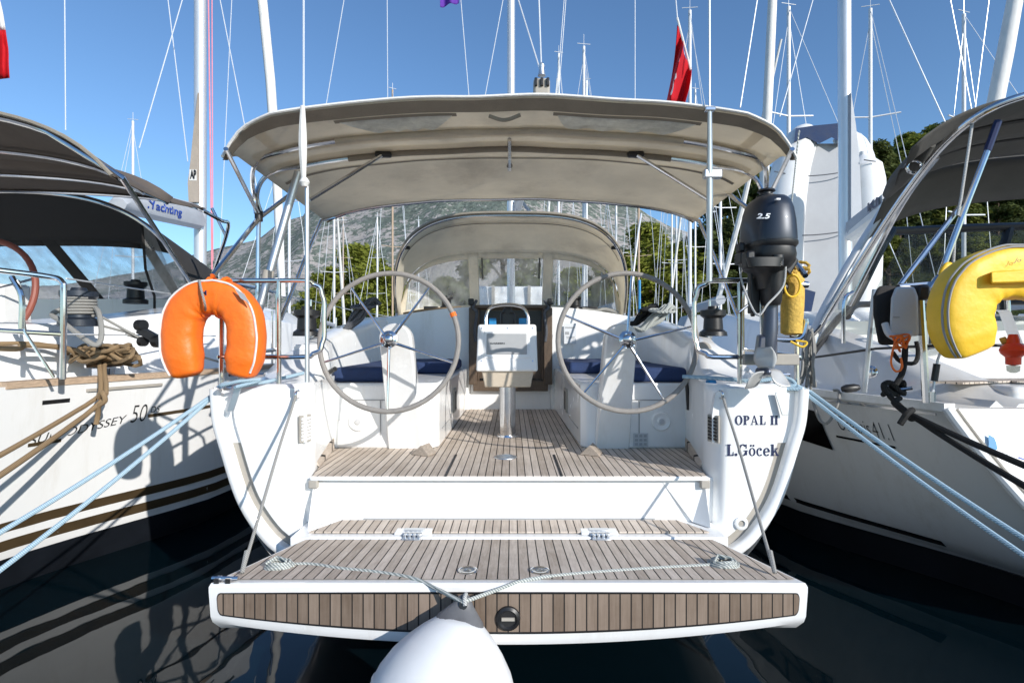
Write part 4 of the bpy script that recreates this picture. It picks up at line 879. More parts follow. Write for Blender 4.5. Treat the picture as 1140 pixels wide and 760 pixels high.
# cockpit coaming with white sides, lockers, winch
cs = []
for i in range(22):
    Y = lerp(2.2, 6.4, i / 21); x = interp(LD, Y) - .46; rt = interp([(2.2, 1.42), (3.4, 1.48), (4.0, 1.62), (6.4, 1.93)], Y)
    cs.append([Vector((x + dx, Y, z)) for dx, z in ((.10, LZ(Y) - .03), (.06, LZ(Y) + .05), (0, rt - .06), (-.05, rt), (-.35, rt + .02), (-.42, rt - .04), (-.46, 1.0), (-.2, .95))])
MB().rings(cs).build('coaming', 'gel', LY, smooth=45)
MB().rings([[Vector((2 * LCX - v.x, v.y, v.z)) for v in r] for r in cs]).build('coaming', 'gel', LY, smooth=45)
MB().rings([[Vector((x * k + LCX, Y, z)) for x, z in ((-1.75, 1.15), (-1.65, zt - .25), (-1.2, zt), (1.2, zt), (1.65, zt - .25), (1.75, 1.15))] for Y, k, zt in ((6.1, 1.0, 1.98), (7.5, 1.0, 2.05), (9.5, .9, 2.0), (11.5, .72, 1.75), (13, .4, 1.3))]).build('coachroof', 'gel', LY, smooth=50)
MB().box((LCX, 4.3, 1.06), (2.6, 4.0, .1)).build('cockpit_sole', 'teak', LY)
MB().box((LCX - .0, 4.9, 1.3), (.5, 1.2, .5)).build('cockpit_table', 'gel', LY, bevel=.03)
def winch(Yb, own, px, py, m, wrap=None, k=1.):
    b = P(px, py, Yb)
    w = MB().lathe(b, (0, 0, 1), [(0, .14 * k), (.05 * k, .14 * k), (.07 * k, .10 * k), (.20 * k, .095 * k), (.24 * k, .13 * k), (.28 * k, .13 * k), (.285 * k, .06 * k), (.31 * k, .05 * k), (.31 * k, 0)], 28).build('winch', m, own)
    if wrap: MB().tube([b + Vector((math.cos(a) * .112 * k, math.sin(a) * .112 * k, (.085 + a / (2 * PI) * .024) * k)) for a in [i / 16 * 2 * PI for i in range(16 * 6)]], .012 * k, seg=6).build('winch_turns', wrap, w)
winch(4.15, LY, 88, 363, 'obm', 'r_grey', .95); winch(5.6, LY, 151, 338, 'black', None, .8)
tb('sheet_tail', 'r_grey', LY, [P(72, 342, 4.1), P(58, 350, 4.05), P(66, 356, 4.0), P(82, 368, 3.95), P(95, 378, 3.92), P(108, 384, 3.92), P(113, 372, 3.98), P(110, 348, 4.1), P(102, 340, 4.2)], .018, smooth=5)
blk = MB().lathe(P(157, 362, 4.35), (1, -.3, 0), [(-.03, .045), (.03, .045)], 14).box(P(165, 372, 4.35), (.16, .05, .06), Matrix.Rotation(.5, 3, 'Y')).lathe(P(176, 380, 4.35), (1, -.3, 0), [(-.03, .05), (.03, .05)], 14).lathe(P(159, 380, 4.35), (1, -.3, 0), [(-.02, .04), (.02, .04)], 14)
blk.build('sheet_block', 'black', LY)
for a, b2 in (((112, 352, 4.2), (155, 376, 4.35)), ((112, 362, 4.2), (150, 372, 4.35)), ((140, 372, 4.3), (262, 408, 5.2))): tb('sheet', 'r_grey', LY, [P(*a), P(*b2)], .010)
tb('guard_wire', 'wire', LY, [P(74, 310, 3.7), P(190, 327, 5.5)], .006); tb('guard_wire', 'wire', LY, [P(72, 372, 3.7), P(240, 374, 5.6)], .006)
# pushpit, wheel
tb('pushpit_rail', 'steel', LY, [P(-90, 290, 3.3), P(0, 301, 3.55), P(55, 308, 3.68), P(69, 314, 3.7), P(71, 330, 3.7), P(70, 422, 3.7)], .019, smooth=5, seg=10)
tb('pushpit_rail', 'steel', LY, [P(-60, 364, 3.45), P(0, 368, 3.55), P(70, 372, 3.7)], .017, seg=10)
tb('stanchion', 'steel', LY, [P(20, 312, 3.6), P(28, 370, 3.6), P(60, 420, 3.65)], .010); tb('stanchion', 'steel', LY, [P(13, 308, 3.4), P(24, 330, 3.4), P(24, 366, 3.4)], .016, smooth=4)
wc = P(-29, 328, 4.35)
ww = MB().tube([wc + Vector((math.cos(a) * .49, math.sin(a) * .1, math.sin(a) * .46)) for a in [i / 48 * 2 * PI for i in range(48)]], .024, seg=10, closed=True).build('steering_wheel', mat('red_brown_grip', (.26, .075, .05), .5, var=.15), LY)
for k in range(5):
    a = k / 5 * 2 * PI + .3; MB().tube([wc, wc + Vector((math.cos(a) * .48, math.sin(a) * .1, math.sin(a) * .45))], .010).build('spoke', 'steel', ww)
MB().rings([[wc + Vector((x * k, .1, z)) for x, z in ((-.14, -.8), (.14, -.8), (.12, .1), (-.12, .1))] + [] for k in (1,)] + [[wc + Vector((x, .4, z)) for x, z in ((-.16, -.8), (.16, -.8), (.11, .12), (-.11, .12))]]).build('steering_pedestal', 'gel', LY, bevel=.03)
# bimini
def lb(u, v, d=0):
    a = abs(u); Y = lerp(3.15, 4.75, v); hw = lerp(2.24, 2.30, v); top = lerp(1.46, 1.335, v)
    return Vector((lerp(-4.58, -4.93, v) + u * hw, Y - .12 * max(0, a - .85) / .15 * (v > .5), EYE + top - (.22 * a ** 2 + .27 * a ** 8) * lerp(1, .40, v) - .05 * math.sin(v * PI) + .05 * (abs(v - .5) < .02) - d))
LC = MB().grid(lambda u, v: lb(2 * u - 1, v), 48, 26).build('bimini_canopy', 'brown_canvas', LY, solid=.006, smooth=60)
MB().grid(lambda u, v: lb(2 * u - 1, v * .06, .012), 48, 1).build('canopy_hem', 'brown_canvas', LC)
for v in (.32, .62): tb('bimini_bow', 'steel', LY, [lb(-.97 + 1.94 * i / 40, v, .035) for i in range(41)], .014)
tb('bimini_bow', 'steel', LY, [lb(-.97 + 1.94 * i / 40, .02, .015) for i in range(38)] + [P(136, 198, 3.2), P(170, 250, 3.9), P(213, 316, 5.0)], .017)
tb('bimini_bow', 'steel', LY, [lb(-1 + 2 * i / 40, .97, .02) for i in range(41)] + [P(247, 246, 4.8), P(254, 248, 4.85), P(252, 262, 4.9), P(243, 288, 5.0), P(234, 312, 5.1)], .016, smooth=3)
tb('bimini_leg', 'steel', LY, [P(236, 232, 4.9), P(249, 258, 4.9), P(251, 262, 4.9)], .014)
tb('canopy_edge', 'tand', LC, [lb(-1 + 2 * i / 48, 0, 0) for i in range(49)], .012, seg=6)
# sprayhood
def lh(u, v):
    a = PI * (1 - u); cx = math.copysign(abs(math.cos(a)) ** .62, math.cos(a)); sn = max(0, math.sin(a)) ** .7
    return Vector((-4.95 + cx * lerp(1.72, 1.82, v), lerp(lerp(5.5, 6.0, v), lerp(5.0, 5.75, v), sn), EYE + lerp(.33, lerp(1.42, 1.08, v ** 1.1), sn)))
LH = MB().grid(lambda u, v: lh(u, v), 44, 12).build('sprayhood', 'black_canvas', LY, solid=.008, smooth=60)
tb('sprayhood_bow', 'steel', LH, [lh(i / 44, 0) - Vector((0, -.01, .03)) for i in range(45)], .013)
def ls(u, v):
    s_ = 2 * u - 1; a = min(1, abs(s_)); ca = a ** (1 / .62); sn = max(0, 1 - ca * ca) ** .35
    return lerp(Vector((-4.95 + s_ * 1.82, lerp(6.0, 5.75, sn), EYE + lerp(.33, 1.08, sn))), Vector((-4.95 + s_ * 1.88, 6.5 - .5 * a * a, EYE + .46)), v)
for u0, u1 in ((0, .03), (.20, .235), (.48, .52), (.765, .80), (.97, 1)): MB().grid(lambda u, v: ls(lerp(u0, u1, u), v), 5, 10).build('windscreen_post', 'black_canvas', LH, solid=.008)
LP = ((.03, .20), (.235, .48), (.52, .765), (.80, .97))
for u0, u1 in LP:
    MB().grid(lambda u, v: ls(lerp(u0, u1, u), v * .08), 10, 1).build('windscreen_band', 'black_canvas', LH, solid=.008); MB().grid(lambda u, v: ls(lerp(u0, u1, u), lerp(.93, 1, v)), 10, 1).build('windscreen_band', 'black_canvas', LH, solid=.008)
for u0, u1 in LP: MB().grid(lambda u, v: ls(lerp(u0, u1, u), lerp(.08, .93, v)), 12, 8).build('windscreen_pane', 'clearL', LH)
sc = [P(158, 250, 5.2), P(172, 262, 5.3), P(200, 325, 5.7), P(172, 330, 5.6), P(162, 300, 5.4)]
MB().add(sc, [(0, 1, 2, 3, 4)]).build('side_curtain', 'clearL', LH)
tb('curtain_edge', 'black_canvas', LH, [sc[0], sc[4], sc[3], sc[3] + Vector((0, 0, -.2))], .012)
MB().box((LCX, 6.3, EYE + .32), (3.3, .25, .25)).build('instrument_console', 'rubber', LY, bevel=.03)
# rig of the left yacht
tb('mast', 'mast', LY, [P(223, 345, 9.0), P(223, -20, 9.0), P(223, -700, 9.0)], .095, seg=16)
MB().rings([[P(223, py, 8.93) + Vector((dx * .015, dy, 0)) for dx, dy in ((-w, -.05), (0, -.06), (0, .06), (-w, .05))] for py, w in ((105, 1), (140, 5), (180, 9), (205, 12), (226, 11))]).build('sail_cover', 'sailtan', LY, smooth=30)
sm = MB(); text('sail_mark', 'AP', lambda u, v: P(211.5 + u, 199 - v, 8.86), 7, 10, 'inkblack', LY, bold=.05)
MB().box(P(215, 195, 8.875), (.12, .01, .18)).build('sail_patch', 'white_cloth', LY)
bb0, bb1 = P(130, 232, 6.3), P(221, 252, 8.9); dv = (bb1 - bb0).normalized(); 
MB().rings([[lerp(bb0, bb1, t) + Vector((dx, 0, dz)) for dx, dz in ((-.10, 0), (-.12, .12 * k), (-.07, .26 * k), (0, .32 * k), (.07, .26 * k), (.12, .12 * k), (.10, 0), (0, -.05))] for t, k in ((0, .4), (.05, .75), (.4, 1), (.8, 1.1), (.97, 1.1), (1, .8))]).build('boom_sail_bag', 'boomgrey', LY, smooth=50)
pA, pB = P(163, 229, 6.85), P(190, 243.5, 8.0)
def bagp(u, v):
    q = lerp(pA, pB, u / 1.0); return q + Vector((.09, -.05, v))
def bags(u, v):
    t = lerp(.20, .62, u); q = lerp(bb0, bb1, t); dz = .03 + v; x = .10 + .02 * dz / .12 if dz < .12 else .12 - .05 * (dz - .12) / .14
    return q + Vector((x + .008, 0, dz))
text('boom_lettering', '.Yachting', bags, 1.0, .15, 'inkblue', LY, bold=.02)
for l in ((232, 0, 9, 236, 300, 9, 'wirepink', .012), (236, 0, 9, 237, 290, 9, 'wirepink', .009), (155, 165, 7, 203, 0, 7.5, 'wire', .007), (209, 180, 9, 187, 0, 9, 'wire', .008), (73, 145, 5, 72, 0, 5, 'wire', .005), (243, 320, 10, 258, 0, 10, 'wire', .007), (288, 220, 10, 245, 0, 10, 'wire', .009)):
    sky_line(LY, l[0], l[1], l[2], l[3], l[4], l[5], l[7], l[6]) if l[4] == 0 else sky_line(LY, l[3], l[4], l[5], l[0], l[1], l[2], l[7], l[6])
tb('furled_genoa', 'sail', LY, [P(314, 330, 14), P(308, 190, 14), P(301, 90, 14), P(292, 0, 14), P(265, -300, 14)], [.09, .12, .12, .12, .11], seg=12)
for i in range(4): tb('stanchion', 'steel', LY, [Vector((interp(LD, 6.2 + i * 1.8) - .08, 6.2 + i * 1.8, 1.2)), Vector((interp(LD, 6.2 + i * 1.8) - .08, 6.2 + i * 1.8, 1.85))], .012)
# brown mooring lines of the left yacht and their heap
def sag(a, b, s, n=10): return [lerp(a, b, i / n) - Vector((0, 0, s * 4 * (i / n) * (1 - i / n))) for i in range(n + 1)]
tag(MB().tube([ccl + Vector((-.03, .02, .07)), ccl + Vector((.0, -.04, .06)), P(112, 436, 4.0)] + sag(P(100, 448, 3.9), P(-160, 590, 2.3), .02), .016, smooth=3).build('mooring_rope', 'r_brown', None), 'upper thick brown mooring rope from the cleat of the left yacht', 'mooring rope', 'mooring ropes')
tag(MB().tube([ccl + Vector((.04, .06, .07)), ccl + Vector((.02, -.02, .05)), P(118, 438, 3.98)] + sag(P(100, 458, 3.85), P(-130, 612, 2.35), .02), .017, smooth=3).build('mooring_rope', 'r_brown', None), 'lower thick brown mooring rope from the cleat of the left yacht', 'mooring rope', 'mooring ropes')
tag(MB().tube([P(110, 443, 3.93), P(114, 437, 3.9), P(117, 446, 3.9), P(110, 452, 3.9), P(109, 462, 3.92), P(107, 472, 3.92)], .017, smooth=5).build('rope_tail', 'r_brown', None), 'short brown rope tail hanging from the knot below the cleat', 'rope')
random.seed(12); hp = []
for i in range(110):
    t = i / 109; cx_ = lerp(84, 140, (t * 3.3) % 1.0 if t < .9 else .95); a_ = i * .93
    hp.append(P(cx_ + 15 * math.cos(a_) + random.uniform(-4, 4), 402 - 4 + 7 * math.sin(a_ * 1.31) - 6 * math.sin(t * PI) + random.uniform(-4, 4), 4.25 + .13 * math.sin(a_) + random.uniform(-.06, .06)))
hp += [P(62, 386, 4.1), P(30, 382, 3.95), P(-30, 383, 3.8)]
tag(MB().tube(hp, .0155, smooth=4, seg=6).build('rope_heap', 'r_brown', None), 'tangled heap of thick brown rope on the side deck of the left yacht', 'rope')
tag(MB().tube([P(-30, 386, 3.7), P(18, 388, 3.8), P(30, 384, 3.85), P(75, 388, 4.1), P(95, 400, 4.2), P(140, 398, 4.25)], .021, smooth=6).build('rope_tail', 'r_brown', None), 'brown rope running along the left yacht past the red steering wheel', 'rope')
# pale blue stern lines of the main yacht
for (a, b2, lab, ow) in (((236, 440, 2.95), (-170, 690, 1.75), 'upper pale blue mooring line from the left stern corner of the middle yacht', 0), ((234, 444, 2.94), (-150, 745, 1.7), 'lower pale blue mooring line from the left stern corner of the middle yacht', 0),
                         ((902, 436, 2.95), (1330, 716, 1.75), 'upper pale blue mooring line from the right stern corner of the middle yacht', 1), ((901, 441, 2.94), (1315, 735, 1.72), 'lower pale blue mooring line from the right stern corner of the middle yacht', 1)):
    k = -1 if not ow else 1
    tag(MB().tube([M(k * 1.50, 3.05, -.235), M(k * 1.58, 2.95, -.245)] + sag(P(*a), P(*b2), .03), .0105).build('mooring_rope', 'r_blue', None), lab, 'mooring rope', 'mooring ropes')
for k in (-1, 1):
    c0 = M(k * 1.50, 3.08, -.235)
    MB().tube([c0 + Vector((-.10, 0, .045)), c0 + Vector((.10, 0, .045))], .012).box(c0 + Vector((-.03, 0, .02)), (.03, .03, .04)).box(c0 + Vector((.03, 0, .02)), (.03, .03, .04)).build('stern_cleat', 'steel', Y_)
# ================================================================== RIGHT NEIGHBOUR
RY = thing('neighbour_yacht', 'white yacht on the right with grey bimini, black windscreen frame and sloping transom', 'sailing yacht', (4.6, 4, 0))
RD = [(2.8, 2.72), (3.2, 2.60), (4.2, 2.36), (5.5, 2.22), (7, 2.25), (9, 2.6), (11, 3.3), (13, 4.3), (14.2, 4.75)]
RW = [(2.7, 3.72), (2.9, 3.6), (3.46, 3.27), (4.86, 2.50), (6, 2.32), (8, 2.5), (10, 3.1), (12, 4.0), (14.2, 4.75)]
RZ = lambda Y: 1.10 + .015 * max(0, Y - 5)
RC = 4.75
def rst(z): return lerp(2.86, 3.22, max(0, min(1.1, z)) / 1.1)
def RX(Y, z): return -.25 * min(0, z) + lerp(interp(RW, Y), interp(RD, Y), max(0, min(1, z / 1.1)) ** .55)
def rrow(z):
    out = []
    for i in range(45):
        t = i / 44; Y = lerp(rst(z), 14.2, t ** 1.3); zz = z if z < 1.05 else RZ(Y); out.append(Vector((RX(Y, zz), Y, zz)))
    return out
rz = (-.6, -.3, 0, .06, .15, .28, .44, .6, .76, .92, 1.04, 1.1); rr_ = [rrow(z) for z in rz]; rm = [[Vector((2 * RC - v.x, v.y, v.z)) for v in r] for r in rr_]
MB().rings(rr_, closed=False).rings(rm, closed=False).build('hull', 'gelR', RY, smooth=60)
TR = MB().rings([[lerp(r[0], m_[0], j / 10) - Vector((0, .10 * math.sin(j / 10 * PI), 0)) for j in range(11)] for r, m_ in zip(rr_, rm)], closed=False).build('transom', 'gel', RY, smooth=60)
tb('transom_edge', 'gel', RY, [r[0] for r in rr_], .028, seg=10)
tb('transom_groove', 'rubber', RY, [r[0] + Vector((.045, -.02, 0)) for r in rr_], .010, seg=6)
MB().rings([rr_[-1], [lerp(a, b, .5) for a, b in zip(rr_[-1], rm[-1])], rm[-1]], closed=False).build('deck', 'nonskid', RY)
MB().rings([[Vector((RX(y, RZ(y)) + dx, y, RZ(y) + dz)) for dx, dz in ((-.015, -.02), (-.015, .03), (.05, .03), (.05, -.0))] for y in [3.22 + .2 * i for i in range(50)]]).build('toe_rail', 'gel', RY, smooth=30)
MB().rings([[Vector((RX(y, RZ(y) - .045) + dx, y, RZ(y) - .045 + dz)) for dx, dz in ((.004, -.008), (-.008, -.008), (-.008, .008), (.004, .008))] for y in [3.3 + .1 * i for i in range(11)]]).build('rub_strip', 'steel', RY)
def rstrip(name, z0, z1, y0, y1, m, d=.006, n=30): MB().grid(lambda u, v: Vector((RX(lerp(y0, y1, u), lerp(z0, z1, v)) - d, lerp(y0, y1, u), lerp(z0, z1, v))), n, 1).build(name, m, RY)
rstrip('boot_stripe', .09, .13, 3.7, 13, 'blackstripe'); MB().rings([[v + Vector((-.006, -.002, 0)) for v in rrow(z)] for z in (-.58, -.3, 0, .015)], closed=False).build('antifouling', 'antifoul', RY); rstrip('cove_stripe', .772, .788, 3.66, 4.1, 'blackstripe')
wn = [(4.62, .97), (4.25, .93), (4.17, .66), (4.66, .70)]
MB().rings([[Vector((RX(y, z) - .006, y, z)) for y, z in ((lerp(4.17, 4.22, t), lerp(.66, .95, t)), (4.45, lerp(.68, .96, t)), (4.8, lerp(.70, .97, t)), (5.3, lerp(.72, .98, t)))] for t in (0, .5, 1)], closed=False).build('hull_window', 'glassdark', RY)
text('model_lettering', 'Oceanis', lambda u, v: Vector((RX(4.05 - u, .838 + v) - .004, 4.05 - u, .838 + v)), .25, .105, 'inkblack', RY, bold=-.012)
text('model_figures', '41.1', lambda u, v: Vector((RX(3.785 - u, .826 + v) - .004, 3.785 - u, .826 + v)), .135, .115, 'inkblack', RY, bold=-.018)
lg = MB()
def tpt(px, py):
    """point on the right transom"""
    z = .75
    for _ in range(12):
        Y = rst(z) - .012 - .1 * math.sin(min(1, max(0, ((px - 570) / F * rst(z) - 2.75) / 4.0)) * PI); z = EYE - (py - 380) / F * Y
    return P(px, py, Y - .006)
lg.add([tpt(x, y) for x, y in ((1100, 483), (1107, 487), (1109.5, 493), (1110.5, 500), (1106, 501), (1100, 501), (1101, 493))], [tuple(range(7))]).build('sail_emblem', 'blueplastic', RY, smooth=0)
MB().add([tpt(x, y) for x, y in ((1100, 503), (1106, 506), (1112, 503), (1106, 504.2))], [(0, 1, 2, 3)]).build('emblem_hull', 'greybox', RY, smooth=0)
text('emblem_lettering', 'kiriacoulis', lambda u, v: tpt(1112 + u, 505 - v), 26, 5, 'greybox', RY)
MB().add([tpt(x, y) for x, y in ((1134, 508), (1142, 511), (1142, 512.5), (1133, 510))], [(0, 1, 2, 3)]).build('emblem_stroke', 'inkblue', RY, smooth=0)
# superstructure of the right yacht
cs = []
for i in range(20):
    Y = lerp(3.28, 7.0, i / 19); x = interp(RD, Y) + lerp(.42, .36, i / 19); zt = interp([(3.28, 1.12), (3.6, 1.22), (4.1, 1.40), (5.0, 1.62), (7, 1.85)], Y)
    cs.append([Vector((x + dx, Y, z)) for dx, z in ((-.12, RZ(Y) - .02), (-.06, RZ(Y) + .04), (.03, zt - .06), (.08, zt), (.30, zt + .01), (.36, zt - .05), (.40, .72), (.0, .7))])
MB().rings(cs).build('coaming', 'gelR', RY, smooth=45)
MB().rings([[Vector((2 * RC - v.x, v.y, v.z)) for v in r] for r in cs]).build('coaming', 'gelR', RY, smooth=45)
MB().box((RC, 4.4, .82), (3.2, 2.4, .1)).build('cockpit_sole', 'teak', RY)
MB().box((3.62, 3.75, 1.02), (1.0, .80, .40)).build('helm_bench', 'gel', RY, bevel=.05, bseg=3)
tk = [P(1035, 412, 3.55), P(1072, 425, 3.45), P(1125, 418, 3.6), P(1098, 411, 3.8)]
MB().prism([Vector((v.x, v.y, 1.226)) for v in tk], (0, 0, .012)).build('bench_teak', 'teak', RY)
MB().prism([Vector((x, y, 1.226)) for x, y in ((3.33, 3.55), (3.9, 3.55), (3.9, 3.85), (3.36, 3.8))], (0, 0, .012)).build('bench_teak', 'teak', RY)
MB().rings([[Vector((x * k + RC, Y, z)) for x, z in ((-1.95, 1.05), (-1.8, zt - .28), (-1.35, zt), (1.35, zt), (1.8, zt - .28), (1.95, 1.05))] for Y, k, zt in ((5.8, 1.0, 1.72), (7.2, 1.0, 1.9), (9.0, .85, 1.9), (10.6, .65, 1.6), (12, .4, 1.2))]).build('coachroof', 'gelR', RY, smooth=50)
MB().rings([[P(px, py, Y) + Vector((dx, .1 * k, 0)) for k in (0, 1)] for px, py, Y, dx in ((1088, 385, 3.9, 0), (1095, 345, 3.9, 0), (1125, 345, 3.9, 0), (1140, 385, 3.9, 0))]).build('helm_pod', 'gel', RY, bevel=.02)
wc = P(1106, 352, 4.0)
tb('grab_rail', 'steel', RY, [P(1088, 352, 3.95), P(1090, 330, 3.95), P(1100, 322, 3.95), P(1112, 322, 3.95), P(1121, 330, 3.95), P(1123, 352, 3.95)], .014, smooth=5)
MB().box(P(1108, 340, 4.0), (.12, .05, .08)).build('helm_instrument', 'black', RY, bevel=.01)
# windscreen arch
def rs(px, py, Y): return P(px, py, Y)
fw = MB()
def bar(a, b, r, own=RY, nm='windscreen_frame', m='black'): return tb(nm, m, own, [a, b], r, seg=8)
W1, W2, W3, W4 = rs(992, 258, 5.5), rs(940, 362, 4.9), rs(1260, 252, 5.6), rs(1260, 345, 5.4)
WF = tb('windscreen_frame', 'black', RY, [rs(1290, 249, 5.6), rs(1140, 252, 5.55), rs(1010, 257, 5.5), rs(990, 262, 5.45), rs(960, 318, 5.2), rs(942, 352, 5.0)], .042, seg=10, smooth=4)
tb('windscreen_base', 'black', WF, [rs(905, 392, 4.6), rs(945, 345, 5.0), rs(1000, 338, 5.3), rs(1290, 335, 5.4)], .03, seg=8, smooth=4)
tb('windscreen_post', 'black', WF, [rs(1124, 252, 5.55), rs(1117, 277, 5.5), rs(1112, 335, 5.4)], .045)
MB().add([rs(1010, 257, 5.5), rs(1124, 252, 5.55), rs(1112, 335, 5.4), rs(965, 340, 5.2)], [(0, 1, 2, 3)]).build('windscreen_pane', 'clearR', WF)
MB().add([rs(1124, 252, 5.55), rs(1290, 249, 5.6), rs(1290, 335, 5.4), rs(1112, 335, 5.4)], [(0, 1, 2, 3)]).build('windscreen_pane', 'clearR', WF)
MB().add([rs(986, 250, 5.2), rs(955, 300, 5.0), rs(905, 388, 4.5), rs(945, 350, 4.9), rs(992, 262, 5.4)], [(0, 1, 2, 3, 4)]).build('side_glass', 'clearR', WF)
tb('side_rib', 'gelR', WF, [rs(984, 232, 5.0), rs(950, 285, 4.85), rs(912, 355, 4.6), rs(902, 385, 4.5)], .045, smooth=4, flat=.5)
tb('side_rib', 'black', WF, [rs(974, 262, 4.85), rs(930, 335, 4.6), rs(906, 372, 4.45), rs(880, 374, 4.4)], .014, smooth=4)
# bimini
def rb(u, v, d=0):
    a = abs(u); Y = lerp(3.4, 4.75, v); hw = 2.0
    cx = lerp(4.52, 5.26, v)
    return Vector((cx + u * hw, Y, EYE + lerp(1.66, 1.68, v) - .22 * a * a - .22 * a ** 7 - .05 * math.sin(v * 3 * PI) ** 2 - d))
RB = MB().grid(lambda u, v: rb(2 * u - 1, v), 44, 24).build('bimini_canopy', 'grey_canvas', RY, solid=.006, smooth=60)
for v in (.35, .66): MB().grid(lambda u, q: rb(lerp(-.95, .95, u), v + (q - .5) * .03, .012), 30, 1).build('canopy_seam', 'black_canvas', RB)
MB().grid(lambda u, q: rb(lerp(-.98, .98, u), 1, 0) + Vector((0, .02 + .25 * q, -.34 * q)), 30, 4).build('front_flap', 'grey_canvas', RB, solid=.006)
cu = MB().tube([P(1036, 160, 3.65), P(1018, 180, 3.8), P(1000, 200, 4.1), P(988, 216, 4.4)], [.035, .06, .06, .035], seg=12, smooth=4).build('rolled_curtain', 'grey_canvas', RB)
tb('curtain_end', 'steel', cu, [P(1014, 187, 3.76) + Vector((math.cos(a) * .05, -.03, math.sin(a) * .045)) for a in [k / 18 * 2 * PI for k in range(18)]], .012, closed=True)
tb('bimini_bow', 'steel', RY, [P(1300, 84, 3.1), P(1210, 90, 3.1), P(1150, 104, 3.12), P(1105, 120, 3.2), P(1062, 150, 3.4), P(1022, 196, 3.7), P(970, 272, 4.1), P(915, 362, 4.5), P(905, 384, 4.5)], .022, smooth=5, seg=12)
tb('bimini_bow', 'steel', RY, [P(1043, 175, 3.6), P(1012, 215, 3.9), P(985, 262, 4.2), P(945, 340, 4.5)], .018, smooth=4)
tb('bimini_strut', 'ink', RY, [P(1111, 135, 3.3), P(1099, 168, 3.3)], .021); tb('bimini_strut', 'steel', RY, [P(1099, 168, 3.3), P(1078, 222, 3.3), P(1047, 305, 3.3)], .017)
tb('bimini_strut', 'steel', RY, [P(1076, 220, 3.35), P(1001, 319, 3.3)], .016)
tb('bimini_line', 'r_white', RY, [P(1083, 134, 3.3), P(1070, 220, 3.3), P(1066, 240, 3.3)], .008); tb('bimini_line', 'r_white', RY, [P(1063, 262, 3.4), P(1061, 300, 3.4)], .008)
# stern rails
tb('pushpit_post', 'alu', RY, [P(974, 322, 3.75), P(962, 437, 3.75)], .018); tb('pushpit_post', 'steel', RY, [P(1024, 322, 3.2), P(1031, 448, 3.2)], .020)
tb('pushpit_post', 'steel', RY, [P(939, 382, 4.2), P(940, 335, 4.2), P(950, 325, 4.2)], .015, smooth=4)
tb('pushpit_rail', 'steel', RY, [P(1000, 319, 3.25), P(1045, 315, 3.25), P(1060, 314, 3.25), P(1300, 305, 3.2)], .017)
tb('pushpit_rail', 'black', RY, [P(890, 400, 4.5), P(975, 388, 3.7), P(1030, 385, 3.2), P(1300, 383, 3.1)], .009)
tb('rail_clamp', 'steel', RY, [P(1036, 322, 3.22), P(1048, 308, 3.22), P(1060, 315, 3.22)], .025, smooth=3)
tb('guard_wire', 'wire', RY, [P(1033, 388, 3.2), P(1050, 386, 3.2), P(1044, 400, 3.2), P(1038, 440, 3.2)], .007, smooth=3)
MB().tube([P(1043, 405, 3.2), P(1040, 424, 3.2)], .018).build('turnbuckle', 'black', RY)
tb('rail_foot', 'steel', RY, [P(1037, 447, 3.19), P(1037, 436, 3.19)], .02)
MB().lathe(P(970, 414, 3.9), (-1, -1, .2), [(0, .045), (.02, .045), (.03, .03), (.03, 0)], 16).build('filler_cap', 'steel', RY)
# grey box on the rail with black cover
GB = thing('rail_box', 'light grey plastic box with a black backing strapped to the right yacht rail', 'box', P(1005, 374, 3.25))
MB().rings([[P(x, y, Y) for x, y in ((990, 374), (1023, 374), (1022, 330), (1018, 319), (997, 319), (992, 332))] for Y in (3.12, 3.26)]).build('box_shell', 'greybox', GB, bevel=.015)
MB().rings([[P(x, y, Y) for x, y in ((972, 350), (978, 384), (998, 384), (1000, 318), (978, 318), (972, 330))] for Y in (3.24, 3.36)]).build('box_backing', 'black_canvas', GB, bevel=.02)
MB().box(P(1024, 326, 3.2), (.07, .08, .09)).build('box_clamp', 'black', GB, bevel=.015)
MB().box(P(998, 353, 3.117), (.035, .004, .008)).build('box_mark', 'screen', GB)
tb('box_leg', 'greybox', GB, [P(985, 360, 3.15), P(990, 372, 3.12), P(1003, 377, 3.1), P(1014, 371, 3.12)], .018, smooth=4)
random.seed(31)
tag(MB().tube([P(990 + random.uniform(0, 22), 372 + random.uniform(0, 20), 3.08 + random.uniform(-.03, .03)) for i in range(16)] + [P(992, 402, 3.1), P(997, 413, 3.1), P(1004, 410, 3.1), P(1003, 398, 3.1)], .006, smooth=5).build('cord', 'orange', None), 'thin orange red cord tangled below the grey box on the right', 'cord')
tag(MB().tube([P(1008, 372, 3.15), P(1007, 400, 3.12), P(1004, 416, 3.1), P(997, 428, 3.1)], .016, smooth=4).tube([P(994, 392, 3.15), P(1002, 402, 3.12), P(1018, 404, 3.12), P(1022, 392, 3.15), P(1020, 380, 3.15)], .012, smooth=4).build('black_strap', 'r_black', None), 'black strap hanging under the grey box on the right yacht', 'strap')
YB, *_ = horseshoe('horseshoe_lifebuoy', 'yellow horseshoe lifebuoy with grey piping hanging on the right yacht rail', P(1129, 338, 2.85), .86, .605, .225, 'yellow', 'seam', lines=(1.86, 1.99), boxy=.5, dk=.42)
MB().rings([[P(x, y, Y) for x, y in ((1103, 316), (1103, 302), (1180, 298), (1180, 313))] for Y in (2.712, 2.76)]).build('buoy_flap', 'yellow', YB, bevel=.01)
text('buoy_lettering', 'Jo', lambda u, v: P(1128 + u, 293 - v, 2.735), 9, 6, 'inkblack', YB, shear=.4)
QB = thing('rescue_sling', 'yellow rescue sling pouch standing behind the yellow horseshoe lifebuoy', 'rescue sling', P(1048, 385, 3.35))
